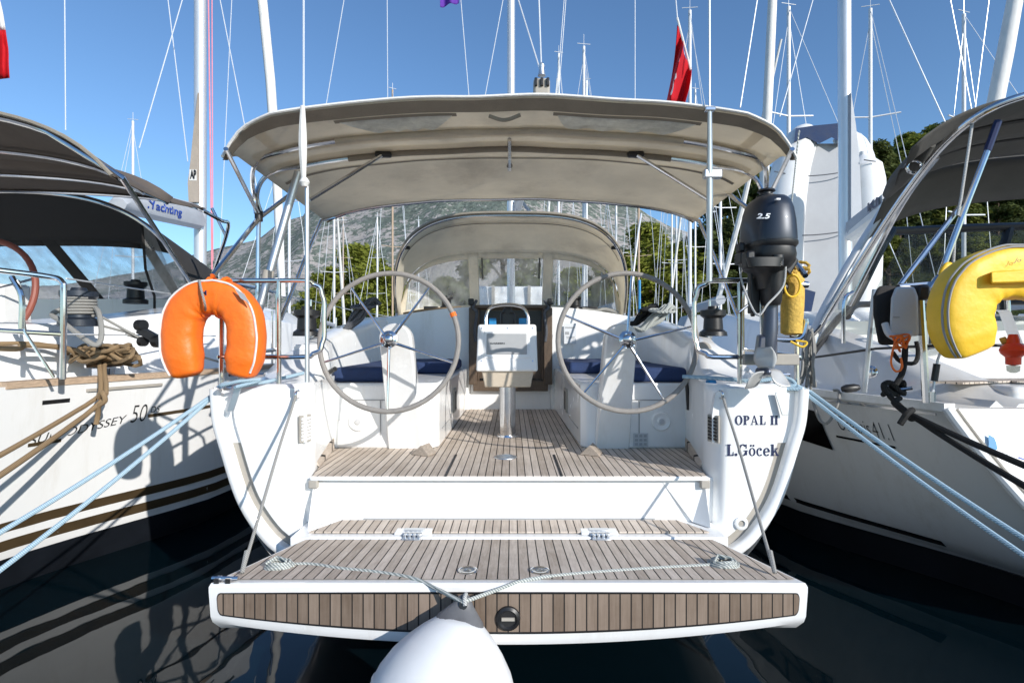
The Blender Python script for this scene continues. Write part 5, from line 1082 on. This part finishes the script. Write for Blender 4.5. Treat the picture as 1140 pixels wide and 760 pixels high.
MB().rings([[P(x, y, Y) for x, y in ((1034, 384), (1056, 384), (1062, 310), (1036, 314))] for Y in (3.22, 3.36)]).build('pouch', 'yellow', QB, bevel=.03, bseg=3)
MB().rings([[P(x, y, Y) for x, y in ((1041, 318), (1062, 312), (1068, 296), (1054, 290), (1046, 300))] for Y in (3.2, 3.32)]).build('pouch_flap', 'yellow', QB, bevel=.02)
tb('pouch_piping', 'seam', QB, [P(x, y, 3.205) for x, y in ((1038, 318), (1037, 350), (1035, 383))], .006)
SL = thing('marker_light', 'red lifebuoy light hanging upside down from the right yacht rail', 'light', P(1128, 405, 3.05))
MB().lathe(P(1128, 372, 3.05), (0, 0, -1), [(0, .02), (.03, .028), (.05, .03), (.07, .055), (.09, .062), (.11, .055), (.13, .035), (.17, .034), (.18, 0)], 20).build('light_body', 'red', SL)
MB().lathe(P(1128, 407, 3.05), (0, 0, -1), [(0, .03), (.03, .028), (.04, .012), (.04, 0)], 16).build('light_lens', 'clearR', SL)
tb('light_bracket', 'yellowd', SL, [P(1114, 380, 3.1), P(1121, 378, 3.08)], .02)
# black stern lines of the right yacht
random.seed(8); kn = [P(996 + math.cos(i * 1.3) * 11 + random.uniform(-2, 2), 432 + math.sin(i * 1.7) * 7, 3.45 + random.uniform(-.05, .03)) for i in range(17)]
tag(MB().tube(kn + [P(990, 440, 3.42), P(1000, 450, 3.35)] + sag(P(1012, 460, 3.25), P(1330, 592, 1.9), .02), .0165, smooth=4).build('mooring_rope', 'r_black', None), 'upper black mooring rope knotted on the cleat of the right yacht', 'mooring rope', 'mooring ropes')
tag(MB().tube([P(1002, 443, 3.4), P(995, 448, 3.36), P(1006, 458, 3.3), P(1014, 466, 3.24)] + sag(P(1020, 466, 3.2), P(1320, 640, 1.9), .02), .0165, smooth=4).build('mooring_rope', 'r_black', None), 'lower black mooring rope from the cleat of the right yacht', 'mooring rope', 'mooring ropes')
tag(MB().tube([P(1016, 456, 3.24), P(1010, 460, 3.2), P(1006, 466, 3.2), P(1002, 472, 3.2)], .018, smooth=4).build('rope_tail', 'r_black', None), 'stub end of black rope sticking out below the black knot', 'rope')
tb('stern_cleat', 'steel', RY, [P(982, 436, 3.5), P(1016, 432, 3.4)], .014)
tag(MB().tube([P(928, 434, 4.0), P(934, 436, 3.95), P(932, 452, 3.85), P(922, 470, 3.85), P(913, 468, 3.9), P(906, 450, 4.0), P(905, 440, 4.1)], .010, smooth=5).build('rope_loop', 'r_grey', None), 'thin grey rope loop drooping over the toe rail of the right yacht', 'rope')
random.seed(3); hb = MB()
for i in range(10):
    k = i - 4.5; hb.tube([P(902 + k * .5, 366 + random.uniform(-2, 4), 4.1 + random.uniform(-.04, .04)), P(900 + k * 1.2 + random.uniform(-2, 2), 390, 4.1 + random.uniform(-.05, .05)), P(899 + k * 1.5 + random.uniform(-3, 3), 412, 4.08 + random.uniform(-.06, .06)), P(899 + k * 2.2 + random.uniform(-3, 3), 434 + random.uniform(-8, 5), 4.05 + random.uniform(-.05, .05))], .011, smooth=4, seg=6)
tag(hb.build('rope_hank', 'r_grey', None), 'grey rope hank hanging beside the rail of the right yacht', 'rope')
tag(MB().lathe(P(947, 432, 3.9), (1, 0, .1), [(-.06, .02), (-.03, .03), (.03, .03), (.06, .02)], 12).build('deck_fairlead', 'black', None), 'small black fairlead on the toe rail of the right yacht', 'fairlead')
# mast, boom and furled genoas of the right yacht
tb('mast', 'mast', RY, [P(941, 345, 8.9), P(940, -40, 8.9), P(940, -700, 8.9)], .10, seg=16)
MB().tube([P(948, 262, 8.7), P(990, 232, 7.0)], [.10, .12], seg=10).build('boom', 'mast', RY)
MB().rings([[lerp(P(950, 262, 8.6), P(992, 234, 7.0), t) + Vector((dx, -.0, dz)) for dx, dz in ((-.1, 0), (-.12, .2), (0, .30), (.12, .2), (.1, 0))] for t in (0, .3, .7, 1)]).build('boom_sail_bag', 'boomgrey', RY, smooth=50)
text('boom_lettering', 'KI', lambda u, v: lerp(P(974, 240, 7.55), P(986, 233, 7.1), u) + Vector((-.125, -.03, v + .04)), 1.0, .12, 'ink', RY, bold=.03)
MB().rings([[P(945, py, 8.8) + Vector((dx * .015, dy, 0)) for dx, dy in ((w, -.04), (0, -.06), (0, .06), (w, .04))] for py, w in ((105, 1), (140, 6), (180, 10), (225, 12), (258, 13))]).build('sail_cover', 'boomgrey', RY, smooth=30)
FD = thing('stowed_fender', 'large white fender tied upright beside the right hand mast', 'fender', P(968, 262, 9))
MB().lathe(P(968, 262, 9), (-.08, 0, 1), [(0, .0), (.03, .16), (.15, .26), (.9, .29), (1.15, .26), (1.28, .14), (1.34, .06), (1.4, .05), (1.4, 0)], 24).build('fender_body', 'vinyl', FD)
tb('fender_lashing', 'r_dark', FD, [P(962, 178, 8.7), P(975, 180, 8.7)], .01)
for l in ((1053, 138, 7, 990, 0, 7.5), (868, 130, 7, 905, 0, 7.5), (824, 120, 6, 843, 0, 6), (790, 110, 6, 789, 0, 6)): sky_line(RY, *l, r=.008)
tb('furled_genoa', 'sail', RY, [P(850, 330, 14), P(851, 190, 14), P(855, 110, 14), P(860, 0, 14), P(872, -300, 14)], [.09, .115, .115, .11, .1], seg=12)
tb('furled_genoa', 'sail', RY, [P(1098, 200, 13), P(1108, 115, 13), P(1119, 60, 13), P(1130, 0, 13), P(1180, -260, 13)], [.10, .17, .17, .16, .13], seg=12)
for l in ((1083, 140, 9, 1101, 0, 9), (1087, 150, 9, 1058, 0, 9)): sky_line(RY, *l, r=.008)
# inflatable dinghy stood on end on the foredeck
ID = thing('inflatable_dinghy', 'white inflatable dinghy stood on end with blue cloth over its top', 'dinghy', P(905, 400, 10.5))
MB().tube([P(876, 470, 10.3), P(872, 330, 10.3), P(872, 250, 10.2), P(880, 190, 10.2), P(893, 156, 10.3), P(903, 150, 10.4)], [.34, .35, .36, .34, .28, .15], seg=18, smooth=5).build('side_tube', 'vinyl', ID)
MB().tube([P(955, 470, 10.5), P(958, 330, 10.5), P(958, 230, 10.5), P(950, 170, 10.5), P(935, 150, 10.5)], [.34, .35, .36, .30, .15], seg=18, smooth=5).build('side_tube', 'vinyl', ID)
MB().rings([[P(x, y, Y) for x, y in ((880, 420), (950, 420), (950, 160), (890, 160))] for Y in (10.12, 10.3)]).build('dinghy_floor', 'greyfloor', ID)
MB().rings([[P(x, y, Y) for x, y in ((884, 158), (886, 143), (905, 140), (936, 137), (938, 160), (926, 153), (912, 160), (898, 153))] for Y in (9.95, 10.5)]).build('blue_cover', 'bluecloth', ID)
for y0, y1 in ((183, 196), (250, 262)): tb('dinghy_lashing', 'r_dark', ID, [P(862, y0 + 8, 9.9), P(895, y1, 9.95), P(936, y1 - 4, 9.95), P(960, y0, 9.98)], .010, smooth=4)
bs = MB().rings([[P(x, y, Y) for x, y in ((884, 372), (898, 372), (908, 325), (884, 318))] for Y in (9.85, 9.95)]).build('blue_skirt', 'bluecloth', ID)
SHT = thing('spare_sail', 'grey white sail cloth hanging behind the outboard motor', 'sail', P(838, 352, 8))
MB().rings([[P(823, 353, 8), P(852, 352, 8), P(852, 330, 8), P(838, 290, 8)], [P(823, 353, 8.05), P(852, 352, 8.05), P(852, 330, 8.05), P(838, 290, 8.05)]]).build('sail_panel', 'white_cloth', SHT)
# ================================================================== FLAGS
def flag(name, label, fn, m, nu=18, nv=10, loc=None):
    T = thing(name, label, 'flag', loc or fn(0, 0)); b = MB().grid(fn, nu, nv).build('flag_cloth', m, T, solid=.003, smooth=80); return T
def turk(u, v):
    x = lerp(lerp(754, 768.5, u), lerp(742, 763, u), v) ; y = lerp(lerp(28, 76, u), lerp(112, 118, u), v)
    return P(x + 2.2 * math.sin(u * 7 + v * 3), y, 5.0 + .10 * math.sin(u * 9 + v * 2))
TF = flag('red_flag', 'red flag with white crescent hanging limp behind the tan bimini', turk, 'flagred')
def arcmesh(cx, cy, r, tk, a0, a1, n=12):
    b = MB(); b.rings([[turk(cx + rr * math.cos(a), cy + rr * 1.3 * math.sin(a)) + Vector((0, -.012, 0)) for rr in (r - tk, r)] for a in [math.radians(lerp(a0, a1, i / n)) for i in range(n + 1)]], closed=False); return b
arcmesh(.30, .44, .17, .07, 40, 320).build('crescent', 'flagwhite', TF)
arcmesh(.25, .78, .10, .06, 0, 360).build('star', 'flagwhite', TF)
tb('flag_halyard', 'wire', TF, [P(749, -40, 5.2), P(754, 20, 5.1), P(768.5, 76, 5.0)], .006); tb('flag_staff', 'white_cloth', TF, [P(754, 20, 5.0), P(769, 78, 4.98)], .010)
def pol(u, v):
    return P(lerp(-26, lerp(-6, 11, min(1, v * 1.4)), u) + 1.5 * math.sin(v * 6), lerp(-20, 92 - 5 * u, v), 4.2 + .08 * math.sin(u * 8 + v))
PF = flag('white_red_flag', 'white and red flag hanging at the left edge above the brown bimini', lambda u, v: pol(u, v * .5), 'flagwhite')
MB().grid(lambda u, v: pol(u, .5 + v * .5), 18, 8).build('red_half', 'flagred', PF, solid=.003, smooth=80)
flag('purple_flag', 'small purple flag with white edge on a stay above the bimini', lambda u, v: P(lerp(490, 511, u), lerp(-14, 8 - 5 * u, v) + 1.5 * math.sin(u * 9), 8 + .05 * math.sin(u * 8)), 'purple')
# ================================================================== SETTING
def water_mat():
    m, nt, b, out = _nodes('harbour_water'); N = nt.nodes; L = nt.links
    b.inputs['Base Color'].default_value = (.0015, .006, .009, 1); b.inputs['Roughness'].default_value = .02; b.inputs['IOR'].default_value = 1.33
    tc = N.new('ShaderNodeTexCoord'); mp = N.new('ShaderNodeMapping'); mp.inputs['Scale'].default_value = (1, .55, 1); L.new(tc.outputs['Object'], mp.inputs[0])
    a = N.new('ShaderNodeTexNoise'); a.inputs['Scale'].default_value = 1.1; a.inputs['Detail'].default_value = 2.5; a.inputs['Distortion'].default_value = .4; L.new(mp.outputs[0], a.inputs['Vector'])
    c = N.new('ShaderNodeTexNoise'); c.inputs['Scale'].default_value = 5.; c.inputs['Detail'].default_value = 2; L.new(mp.outputs[0], c.inputs['Vector'])
    ad = N.new('ShaderNodeMath'); ad.operation = 'MULTIPLY_ADD'; ad.inputs[1].default_value = .08; L.new(c.outputs['Fac'], ad.inputs[0]); L.new(a.outputs['Fac'], ad.inputs[2])
    bp = N.new('ShaderNodeBump'); bp.inputs['Strength'].default_value = .22; bp.inputs['Distance'].default_value = .05; L.new(ad.outputs[0], bp.inputs['Height']); L.new(bp.outputs[0], b.inputs['Normal'])
    return m
MT['water'] = water_mat()
MB().add([(-700, -40, -.22), (700, -40, -.22), (700, 75, -.22), (-700, 75, -.22)], [(0, 1, 2, 3)]).build('water', 'water', None, smooth=0, kind='structure')
MB().box((0, -4.2, .0), (60, 10, .9)).build('quay', 'concrete', None, bevel=.03, kind='structure')
def mountain_mat(name, rock, rock2, scrub, dens, s1):
    m, nt, b, out = _nodes(name); N = nt.nodes; L = nt.links
    tc = N.new('ShaderNodeTexCoord')
    def nz(sc, det, ro=.6, st=(1, 1, 1)):
        mp = N.new('ShaderNodeMapping'); mp.inputs['Scale'].default_value = st; L.new(tc.outputs['Object'], mp.inputs[0])
        n = N.new('ShaderNodeTexNoise'); n.inputs['Scale'].default_value = sc; n.inputs['Detail'].default_value = det; n.inputs['Roughness'].default_value = ro; L.new(mp.outputs[0], n.inputs['Vector']); return n.outputs['Fac']
    def ramp(v, a, c):
        r = N.new('ShaderNodeMapRange'); r.inputs[1].default_value = a; r.inputs[2].default_value = c; L.new(v, r.inputs[0]); return r.outputs[0]
    def mix(f, a, c):
        x = N.new('ShaderNodeMix'); x.data_type = 'RGBA'; L.new(f, x.inputs[0])
        for i, q in ((6, a), (7, c)):
            if isinstance(q, tuple): x.inputs[i].default_value = (*q, 1)
            else: L.new(q, x.inputs[i])
        return x.outputs[2]
    r1 = mix(ramp(nz(s1 * 3, 8, .7), .35, .65), rock, rock2)
    big = nz(s1 * .55, 4); sp = N.new('ShaderNodeSeparateXYZ'); L.new(tc.outputs['Object'], sp.inputs[0])
    hz = N.new('ShaderNodeMath'); hz.operation = 'MULTIPLY_ADD'; hz.inputs[1].default_value = .0018; L.new(sp.outputs['Z'], hz.inputs[0])
    small = nz(s1 * 9, 4, .75)
    ad = N.new('ShaderNodeMath'); ad.operation = 'MULTIPLY_ADD'; ad.inputs[1].default_value = 1.5; L.new(small, ad.inputs[0]); L.new(big, ad.inputs[2])
    L.new(ad.outputs[0], hz.inputs[2])
    sc_ = mix(ramp(nz(s1 * 20, 3), .35, .65), scrub, tuple(c * 1.9 for c in scrub))
    col = mix(ramp(hz.outputs[0], dens, dens + .035), r1, sc_)
    L.new(col, b.inputs['Base Color']); b.inputs['Roughness'].default_value = .95; b.inputs['Specular IOR Level'].default_value = .1
    bp = N.new('ShaderNodeBump'); bp.inputs['Strength'].default_value = 1.; bp.inputs['Distance'].default_value = 9; L.new(nz(s1 * 3.5, 9, .7), bp.inputs['Height']); L.new(bp.outputs[0], b.inputs['Normal'])
    return m
MT['mountain'] = mountain_mat('hazed_mountain_rock', (.40, .365, .34), (.50, .465, .44), (.115, .135, .115), 1.39, .014)  # rock and scrub lightened, distance haze is put into the colours
MT['hill'] = mountain_mat('hill_scrub', (.16, .14, .09), (.10, .12, .05), (.035, .05, .02), 1.1, .05)
MT['shore'] = mountain_mat('shore_scrub', (.16, .14, .10), (.10, .10, .05), (.04, .055, .02), 1.0, .09)
SKY = [(-900, 335), (-300, 330), (60, 318), (160, 303), (215, 284), (250, 275), (285, 268), (312, 248), (338, 240), (345, 226), (362, 218), (420, 205), (500, 178), (560, 172), (640, 190), (690, 222), (704, 226), (722, 240), (750, 254), (775, 262), (830, 285), (900, 310), (1000, 330), (1300, 345), (2000, 352)]
def mtn(u, v):
    px = lerp(-900, 2000, u); Yb = 620; sky = interp(SKY, px); H = (380 - sky) / F * Yb
    Y = lerp(330, Yb, v); X = (px - 570) / F * lerp(Yb * .62, Yb, v)
    h = H * (v ** .85) if v <= 1 else H
    n = noise.fractal(Vector((X * .008, Y * .008, 1.3)), 1.0, 2.1, 6); rg = abs(noise.noise(Vector((X * .02, Y * .006, 4))))
    amp = math.sin(min(1, v) * PI) * .8 + .06
    return Vector((X, Y + 25 * n * amp, 2 + h + (n * 18 - rg * 22) * amp * (H / 150 + .1)))
MB().grid(lambda u, v: mtn(u, v), 300, 70).build('mountain', 'mountain', None, smooth=60, kind='structure')
def shore(u, v):
    X = lerp(-500, 500, u); Y = lerp(66, 345, v ** 1.5); Y += 2 * noise.noise(Vector((X * .05, 0, 0))) * (1 - v)
    z = -.3 + min(1.6, v * 60) + 8 * max(0, v - .05) + max(0, min(1, (X - 5) / 60)) * 34 * max(0, min(1, (v - .14) / .22)) + noise.noise(Vector((X * .03, Y * .03, 0))) * 2.5 * min(1, v * 8)
    return Vector((X, Y, z))
MB().grid(shore, 130, 60).build('shore', 'shore', None, smooth=60, kind='structure')
def shore_z(X, Y):
    v = max(0, (Y - 66) / (345 - 66)) ** (1 / 1.5); return shore((X + 500) / 1000, v).z
# ------------------------------------------------------------------ trees
def leaf_mat(name, a, c):
    m, nt, b, out = _nodes(name); N = nt.nodes; L = nt.links
    tc = N.new('ShaderNodeTexCoord'); n = N.new('ShaderNodeTexNoise'); n.inputs['Scale'].default_value = .55; n.inputs['Detail'].default_value = 5; L.new(tc.outputs['Object'], n.inputs['Vector'])
    r = N.new('ShaderNodeMapRange'); r.inputs[1].default_value = .35; r.inputs[2].default_value = .65; L.new(n.outputs['Fac'], r.inputs[0])
    x = N.new('ShaderNodeMix'); x.data_type = 'RGBA'; x.inputs[6].default_value = (*a, 1); x.inputs[7].default_value = (*c, 1); L.new(r.outputs[0], x.inputs[0])
    L.new(x.outputs[2], b.inputs['Base Color']); b.inputs['Roughness'].default_value = .8; b.inputs['Specular IOR Level'].default_value = .2
    t = N.new('ShaderNodeBsdfTranslucent'); L.new(x.outputs[2], t.inputs[0]); ms = N.new('ShaderNodeMixShader'); ms.inputs[0].default_value = .3
    L.new(b.outputs[0], ms.inputs[1]); L.new(t.outputs[0], ms.inputs[2]); L.new(ms.outputs[0], out.inputs['Surface'])
    return m
MT['leaf0'] = leaf_mat('sunny_pine_needles', (.16, .185, .028), (.29, .31, .055))  # brighter needle copy, sunlight on these pines is put into the colour
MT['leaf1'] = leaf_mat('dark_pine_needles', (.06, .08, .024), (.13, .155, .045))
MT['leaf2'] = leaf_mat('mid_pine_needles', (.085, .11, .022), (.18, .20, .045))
def make_crown(sd, H, W, n=46, leaves=240, ls=.33):
    rnd = random.Random(sd); b = MB(); cl = []
    for i in range(n):
        t = rnd.random() ** .8; z = H * lerp(.22, .97, t); rr = W * .5 * (math.sin(min(1, (1.06 - t) * 1.15) * PI * .5)) * (.55 + .45 * rnd.random()); a = rnd.random() * 2 * PI
        cl.append((Vector((math.cos(a) * rr, math.sin(a) * rr, z)), W * rnd.uniform(.09, .17)))
    for c, r in cl:
        for k in range(leaves):
            d = Vector((rnd.gauss(0, 1), rnd.gauss(0, 1), rnd.gauss(0, .62))); d = d.normalized() * (rnd.random() ** .4) * r; p = c + d
            s_ = ls * rnd.uniform(.5, 1.2); q = Vector((rnd.gauss(0, 1), rnd.gauss(0, 1), rnd.gauss(0, 1))).normalized(); t = q.orthogonal().normalized(); bn = q.cross(t)
            b.add([p + t * s_, p + bn * s_ * .45, p - t * s_, p - bn * s_ * .45], [(0, 1, 2, 3)])
    return b, cl
TP = []
for k in range(5):
    H, W = ((13, 10), (12, 8.5), (15, 8), (11, 10), (14, 11))[k]
    T = bpy.data.objects.new('pine_tree', None); COL.objects.link(T); ORIG[T.name] = Vector()
    b, cl = make_crown(40 + k, H, W)
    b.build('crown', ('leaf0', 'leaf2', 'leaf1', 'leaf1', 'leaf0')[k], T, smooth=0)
    tr = MB().tube([(0, 0, -1.5), (.15, .1, H * .35), (-.1, 0, H * .65), (0, .1, H * .93)], [.34, .27, .17, .05], seg=8, smooth=4)
    for c, r in cl[::4]: tr.tube([(0, 0, max(H * .2, c.z - 2.2)), lerp(Vector((0, 0, c.z - 1)), c, .6), c], [.13, .08, .03], seg=5, smooth=2)
    tr.build('trunk', 'bark', T); TP.append(T)
used = [False] * 5
def tree(k, px, top, Y, label, sc=None):
    base = P(px, 380, Y); z = shore_z(base.x, Y); H = (13, 12, 15, 11, 14)[k]
    want = (EYE + (380 - top) / F * Y) - z; s_ = max(.35, want / (H * 1.0))
    if not used[k]: r = TP[k]; used[k] = True
    else:
        r = TP[k].copy(); COL.objects.link(r)
        for ch in TP[k].children: c = ch.copy(); COL.objects.link(c); c.parent = r
    r.location = (base.x, Y, z); r.scale = ((s_ * .5 + .5 if s_ > 1 else s_) * (1.55 if Y < 130 else 1.2),) * 2 + (s_,); r.rotation_euler.z = random.uniform(0, 6)
    tag(r, label, 'tree', 'pine trees along the shore')
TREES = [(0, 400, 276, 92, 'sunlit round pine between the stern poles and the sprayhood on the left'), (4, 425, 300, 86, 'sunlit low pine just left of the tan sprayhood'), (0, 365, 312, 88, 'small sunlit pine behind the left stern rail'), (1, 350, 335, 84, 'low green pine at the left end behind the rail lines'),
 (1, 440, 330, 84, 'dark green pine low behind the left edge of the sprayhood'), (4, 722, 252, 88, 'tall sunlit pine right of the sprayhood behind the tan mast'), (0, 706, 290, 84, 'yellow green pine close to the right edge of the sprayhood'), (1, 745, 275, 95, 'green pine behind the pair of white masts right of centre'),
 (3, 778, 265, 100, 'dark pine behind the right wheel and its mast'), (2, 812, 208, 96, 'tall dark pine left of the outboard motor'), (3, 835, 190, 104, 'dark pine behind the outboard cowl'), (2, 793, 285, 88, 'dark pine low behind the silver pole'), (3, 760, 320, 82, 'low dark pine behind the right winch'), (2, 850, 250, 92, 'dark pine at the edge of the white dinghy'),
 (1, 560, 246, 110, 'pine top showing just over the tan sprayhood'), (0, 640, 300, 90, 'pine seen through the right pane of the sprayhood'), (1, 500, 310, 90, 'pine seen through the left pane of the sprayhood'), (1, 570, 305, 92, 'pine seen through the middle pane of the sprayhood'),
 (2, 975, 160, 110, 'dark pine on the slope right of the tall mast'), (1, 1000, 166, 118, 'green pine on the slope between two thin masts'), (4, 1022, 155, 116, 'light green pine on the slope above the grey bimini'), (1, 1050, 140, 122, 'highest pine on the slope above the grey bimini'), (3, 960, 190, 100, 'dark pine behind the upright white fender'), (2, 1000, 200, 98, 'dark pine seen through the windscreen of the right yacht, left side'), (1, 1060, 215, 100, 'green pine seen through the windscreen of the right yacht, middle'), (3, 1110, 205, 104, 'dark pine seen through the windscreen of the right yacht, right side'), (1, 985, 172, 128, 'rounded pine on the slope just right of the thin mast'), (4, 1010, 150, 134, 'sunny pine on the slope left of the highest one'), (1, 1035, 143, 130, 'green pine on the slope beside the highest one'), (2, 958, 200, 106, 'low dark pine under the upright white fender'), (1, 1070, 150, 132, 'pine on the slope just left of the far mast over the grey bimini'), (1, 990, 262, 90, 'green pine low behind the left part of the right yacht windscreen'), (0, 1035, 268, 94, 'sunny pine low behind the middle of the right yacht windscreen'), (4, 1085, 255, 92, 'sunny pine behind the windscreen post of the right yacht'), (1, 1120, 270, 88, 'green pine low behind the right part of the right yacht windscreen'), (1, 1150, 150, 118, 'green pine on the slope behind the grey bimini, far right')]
for t in TREES: tree(*t)
# ------------------------------------------------------------------ boats moored further off
def far_yacht(px, Y, top, label, col='mastf', rot=0., furl=True, w=.075, spread=2, bx=None, tilt=0.):
    base = P(px, 380, Y); zt = EYE + (380 - top) / F * Y
    T = thing('moored_yacht', label, 'sailing yacht', (base.x, Y, 0), 'yachts moored across the harbour'); ORIG[T.name] = Vector()
    Lh = 11.5; rings = []
    for i in range(11):
        t = i / 10; hb = 1.75 * (1 - max(0, (t - .35) / .65) ** 2.2) * (.86 + .14 * min(1, t / .35)) + .01; y = (t - .45) * Lh; zd = 1.15 + .3 * t
        rings.append([Vector((x * hb, y, z)) for x, z in ((-1, zd), (-.97, .5), (-.8, .0), (0, -.4), (.8, 0), (.97, .5), (1, zd))])
    MB().rings(rings).build('hull', 'greyhull', T, smooth=50)
    MB().rings([[Vector((x, y, z)) for x, z in ((-hw, 1.2), (-hw * .9, zt_), (hw * .9, zt_), (hw, 1.2))] for y, hw, zt_ in ((-2.6, 1.2, 1.75), (0, 1.2, 1.85), (2.5, .9, 1.75), (3.6, .5, 1.45))]).build('coachroof', 'greyhull', T, bevel=.05)
    MB().rings([[Vector((x, y, z)) for x, z in ((-1.15, 1.75), (-.9, 2.35), (.9, 2.35), (1.15, 1.75))] for y in (-3.2, -2.0)]).build('sprayhood', 'bluecloth' if int(px) % 2 else 'boomgrey', T, bevel=.05)
    mh = max(zt, 6)
    tb('mast', col, T, [(0, .6, 1.6), (tilt, .6, mh)], [w, w * .85], seg=10)
    tb('boom', 'boomgrey', T, [(0, .4, 2.7), (0, -3.6, 2.8)], .16, seg=8)
    for k in range(spread):
        z = lerp(2, mh, .36 + .30 * k); tb('spreader', col, T, [(-.95, .5, z + .05), (0, .6, z), (.95, .5, z + .05)], .03, seg=6)
    for s in (-1, 1): tb('shroud', 'wire', T, [(s * 1.5, .4, 1.3), (s * .97, .5, lerp(2, mh, .5)), (0, .6, mh * .97)], .012 * max(1, Y / 28), seg=5)
    tb('backstay', 'wire', T, [(0, -5.0, 1.3), (0, .6, mh)], .012 * max(1, Y / 30), seg=5)
    if furl: tb('furled_genoa', 'sail', T, [(0, 6.0, 1.6), (0, 3.4, lerp(1.6, mh, .45)), (0, 1.0, mh * .93)], [.12, .11, .04], seg=8)
    hd = MB().tube([(0, .6, mh), (0, .6, mh + .55)], .012 * max(1, Y / 25), seg=5); hd.tube([(-.3, .6, mh + .12), (.3, .6, mh + .12)], .012 * max(1, Y / 25), seg=5); hd.build('masthead_aerial', 'wire', T)
    T.rotation_euler.z = rot
    # keep the mast foot on the measured spot
    off = Matrix.Rotation(rot, 3, 'Z') @ Vector((0, .6, 0)); T.location = (base.x - off.x, Y - off.y, 0)
    return T
FARY = [(382, 56, 242, 'far yacht whose thin mast stands in front of the left sunlit pine', .3), (420, 57, 242, 'far yacht whose mast ends just under the bimini left of the sprayhood', -.2), (437, 44, 100, 'far yacht with tan wooden coloured mast left of the sprayhood', .5), (466, 60, 246, 'far yacht with a short mast top above the left shoulder of the sprayhood', .1),
 (148, 34, 135, 'yacht whose mast top shows over the left brown bimini', .2), (650, 24, 52, 'yacht with a masthead of dark fittings behind the right half of the bimini', .15), (768, 21, 12, 'yacht with its mast right behind the red flag', -.1), (878, 20, 8, 'yacht with its mast left of the white dinghy top', .2), (969, 20, 10, 'yacht with its mast top right of the tall near mast', -.25), (1073, 20, 16, 'yacht with its mast above the grey bimini', .3),
 (622, 36, 60, 'far yacht with its mast over the middle of the sprayhood', .2), (653, 38, 90, 'far yacht with its mast over the right half of the sprayhood', -.2), (686, 42, 120, 'far yacht with its mast at the right shoulder of the sprayhood', .1), (711, 40, 130, 'far yacht with tan mast right of the sprayhood', -.3), (748, 48, 150, 'far yacht with the left mast of the white pair right of centre', .1), (753, 50, 140, 'far yacht with the right mast of the white pair right of centre', -.1), (774, 46, 100, 'far yacht with its mast by the silver pole on the right', .2),
 (322, 32, 150, 'yacht with its mast behind the silver stern poles on the left', -.2), (372, 40, 180, 'yacht with its mast just right of the left backstay', .15), (802, 30, 160, 'yacht with its mast behind the right stern rail', .25)]
for px, Y, top, lab, rt in FARY:
    far_yacht(px, Y, top, lab, 'wood' if 'tan' in lab else 'mastf', rt, furl=px in (622, 774, 372, 878), w=.075 * (1 if Y < 30 else 1.15))
DB = thing('deck_box', 'white flat box on the coachroof seen through the middle sprayhood pane', 'box', M(0, 9.3, .4))
MB().hexa([M(x, y, .36) for x, y in ((-.62, 9.0), (.62, 9.0), (.62, 9.8), (-.62, 9.8))], [M(x, y, .93) for x, y in ((-.57, 9.05), (.57, 9.05), (.57, 9.75), (-.57, 9.75))]).build('box_shell', 'gel', DB, bevel=.05, bseg=3)
for x in (-.3, .3): MB().box(M(x, 9.0, .66), (.05, .06, .55)).build('box_strap', 'rubber', DB)
# ================================================================== LIGHT, SKY, CAMERA
to_sun = Vector((1.0, -1.12, .66)).normalized()
W = bpy.data.worlds.new('World'); SC.world = W; W.use_nodes = True
nt = W.node_tree; bg = nt.nodes['Background']; sk = nt.nodes.new('ShaderNodeTexSky'); sk.sky_type = 'NISHITA'; sk.sun_disc = False
sk.sun_elevation = math.asin(to_sun.z); sk.sun_rotation = math.atan2(to_sun.x, to_sun.y); sk.altitude = 0; sk.air_density = 1.0; sk.dust_density = .35; sk.ozone_density = 2.2
tn = nt.nodes.new('ShaderNodeMix'); tn.data_type = 'RGBA'; tn.blend_type = 'MULTIPLY'; tn.inputs[0].default_value = 1; tn.inputs[7].default_value = (.79, .995, 1.17, 1)
nt.links.new(sk.outputs[0], tn.inputs[6]); nt.links.new(tn.outputs[2], bg.inputs[0]); bg.inputs[1].default_value = .15
sl = bpy.data.lights.new('sun', 'SUN'); sl.energy = 4.8; sl.angle = math.radians(.5); sl.color = (1, .955, .89)
so = bpy.data.objects.new('sun', sl); COL.objects.link(so); so.rotation_euler = to_sun.to_track_quat('Z', 'Y').to_euler()
cam = bpy.data.cameras.new('camera'); cam.lens = 36 * F / 1140; cam.sensor_width = 36; cam.clip_end = 5000; cam.clip_start = .05
co = bpy.data.objects.new('camera', cam); COL.objects.link(co); co.location = (0, 0, EYE); co.rotation_euler = (PI / 2, 0, 0); SC.camera = co
SC.render.engine = 'CYCLES'; SC.cycles.use_denoising = True; SC.cycles.max_bounces = 8; SC.cycles.transparent_max_bounces = 16; SC.cycles.caustics_reflective = False; SC.cycles.caustics_refractive = False
SC.view_settings.view_transform = 'Standard'; SC.view_settings.look = 'None'; SC.view_settings.exposure = 0; SC.view_settings.gamma = 1
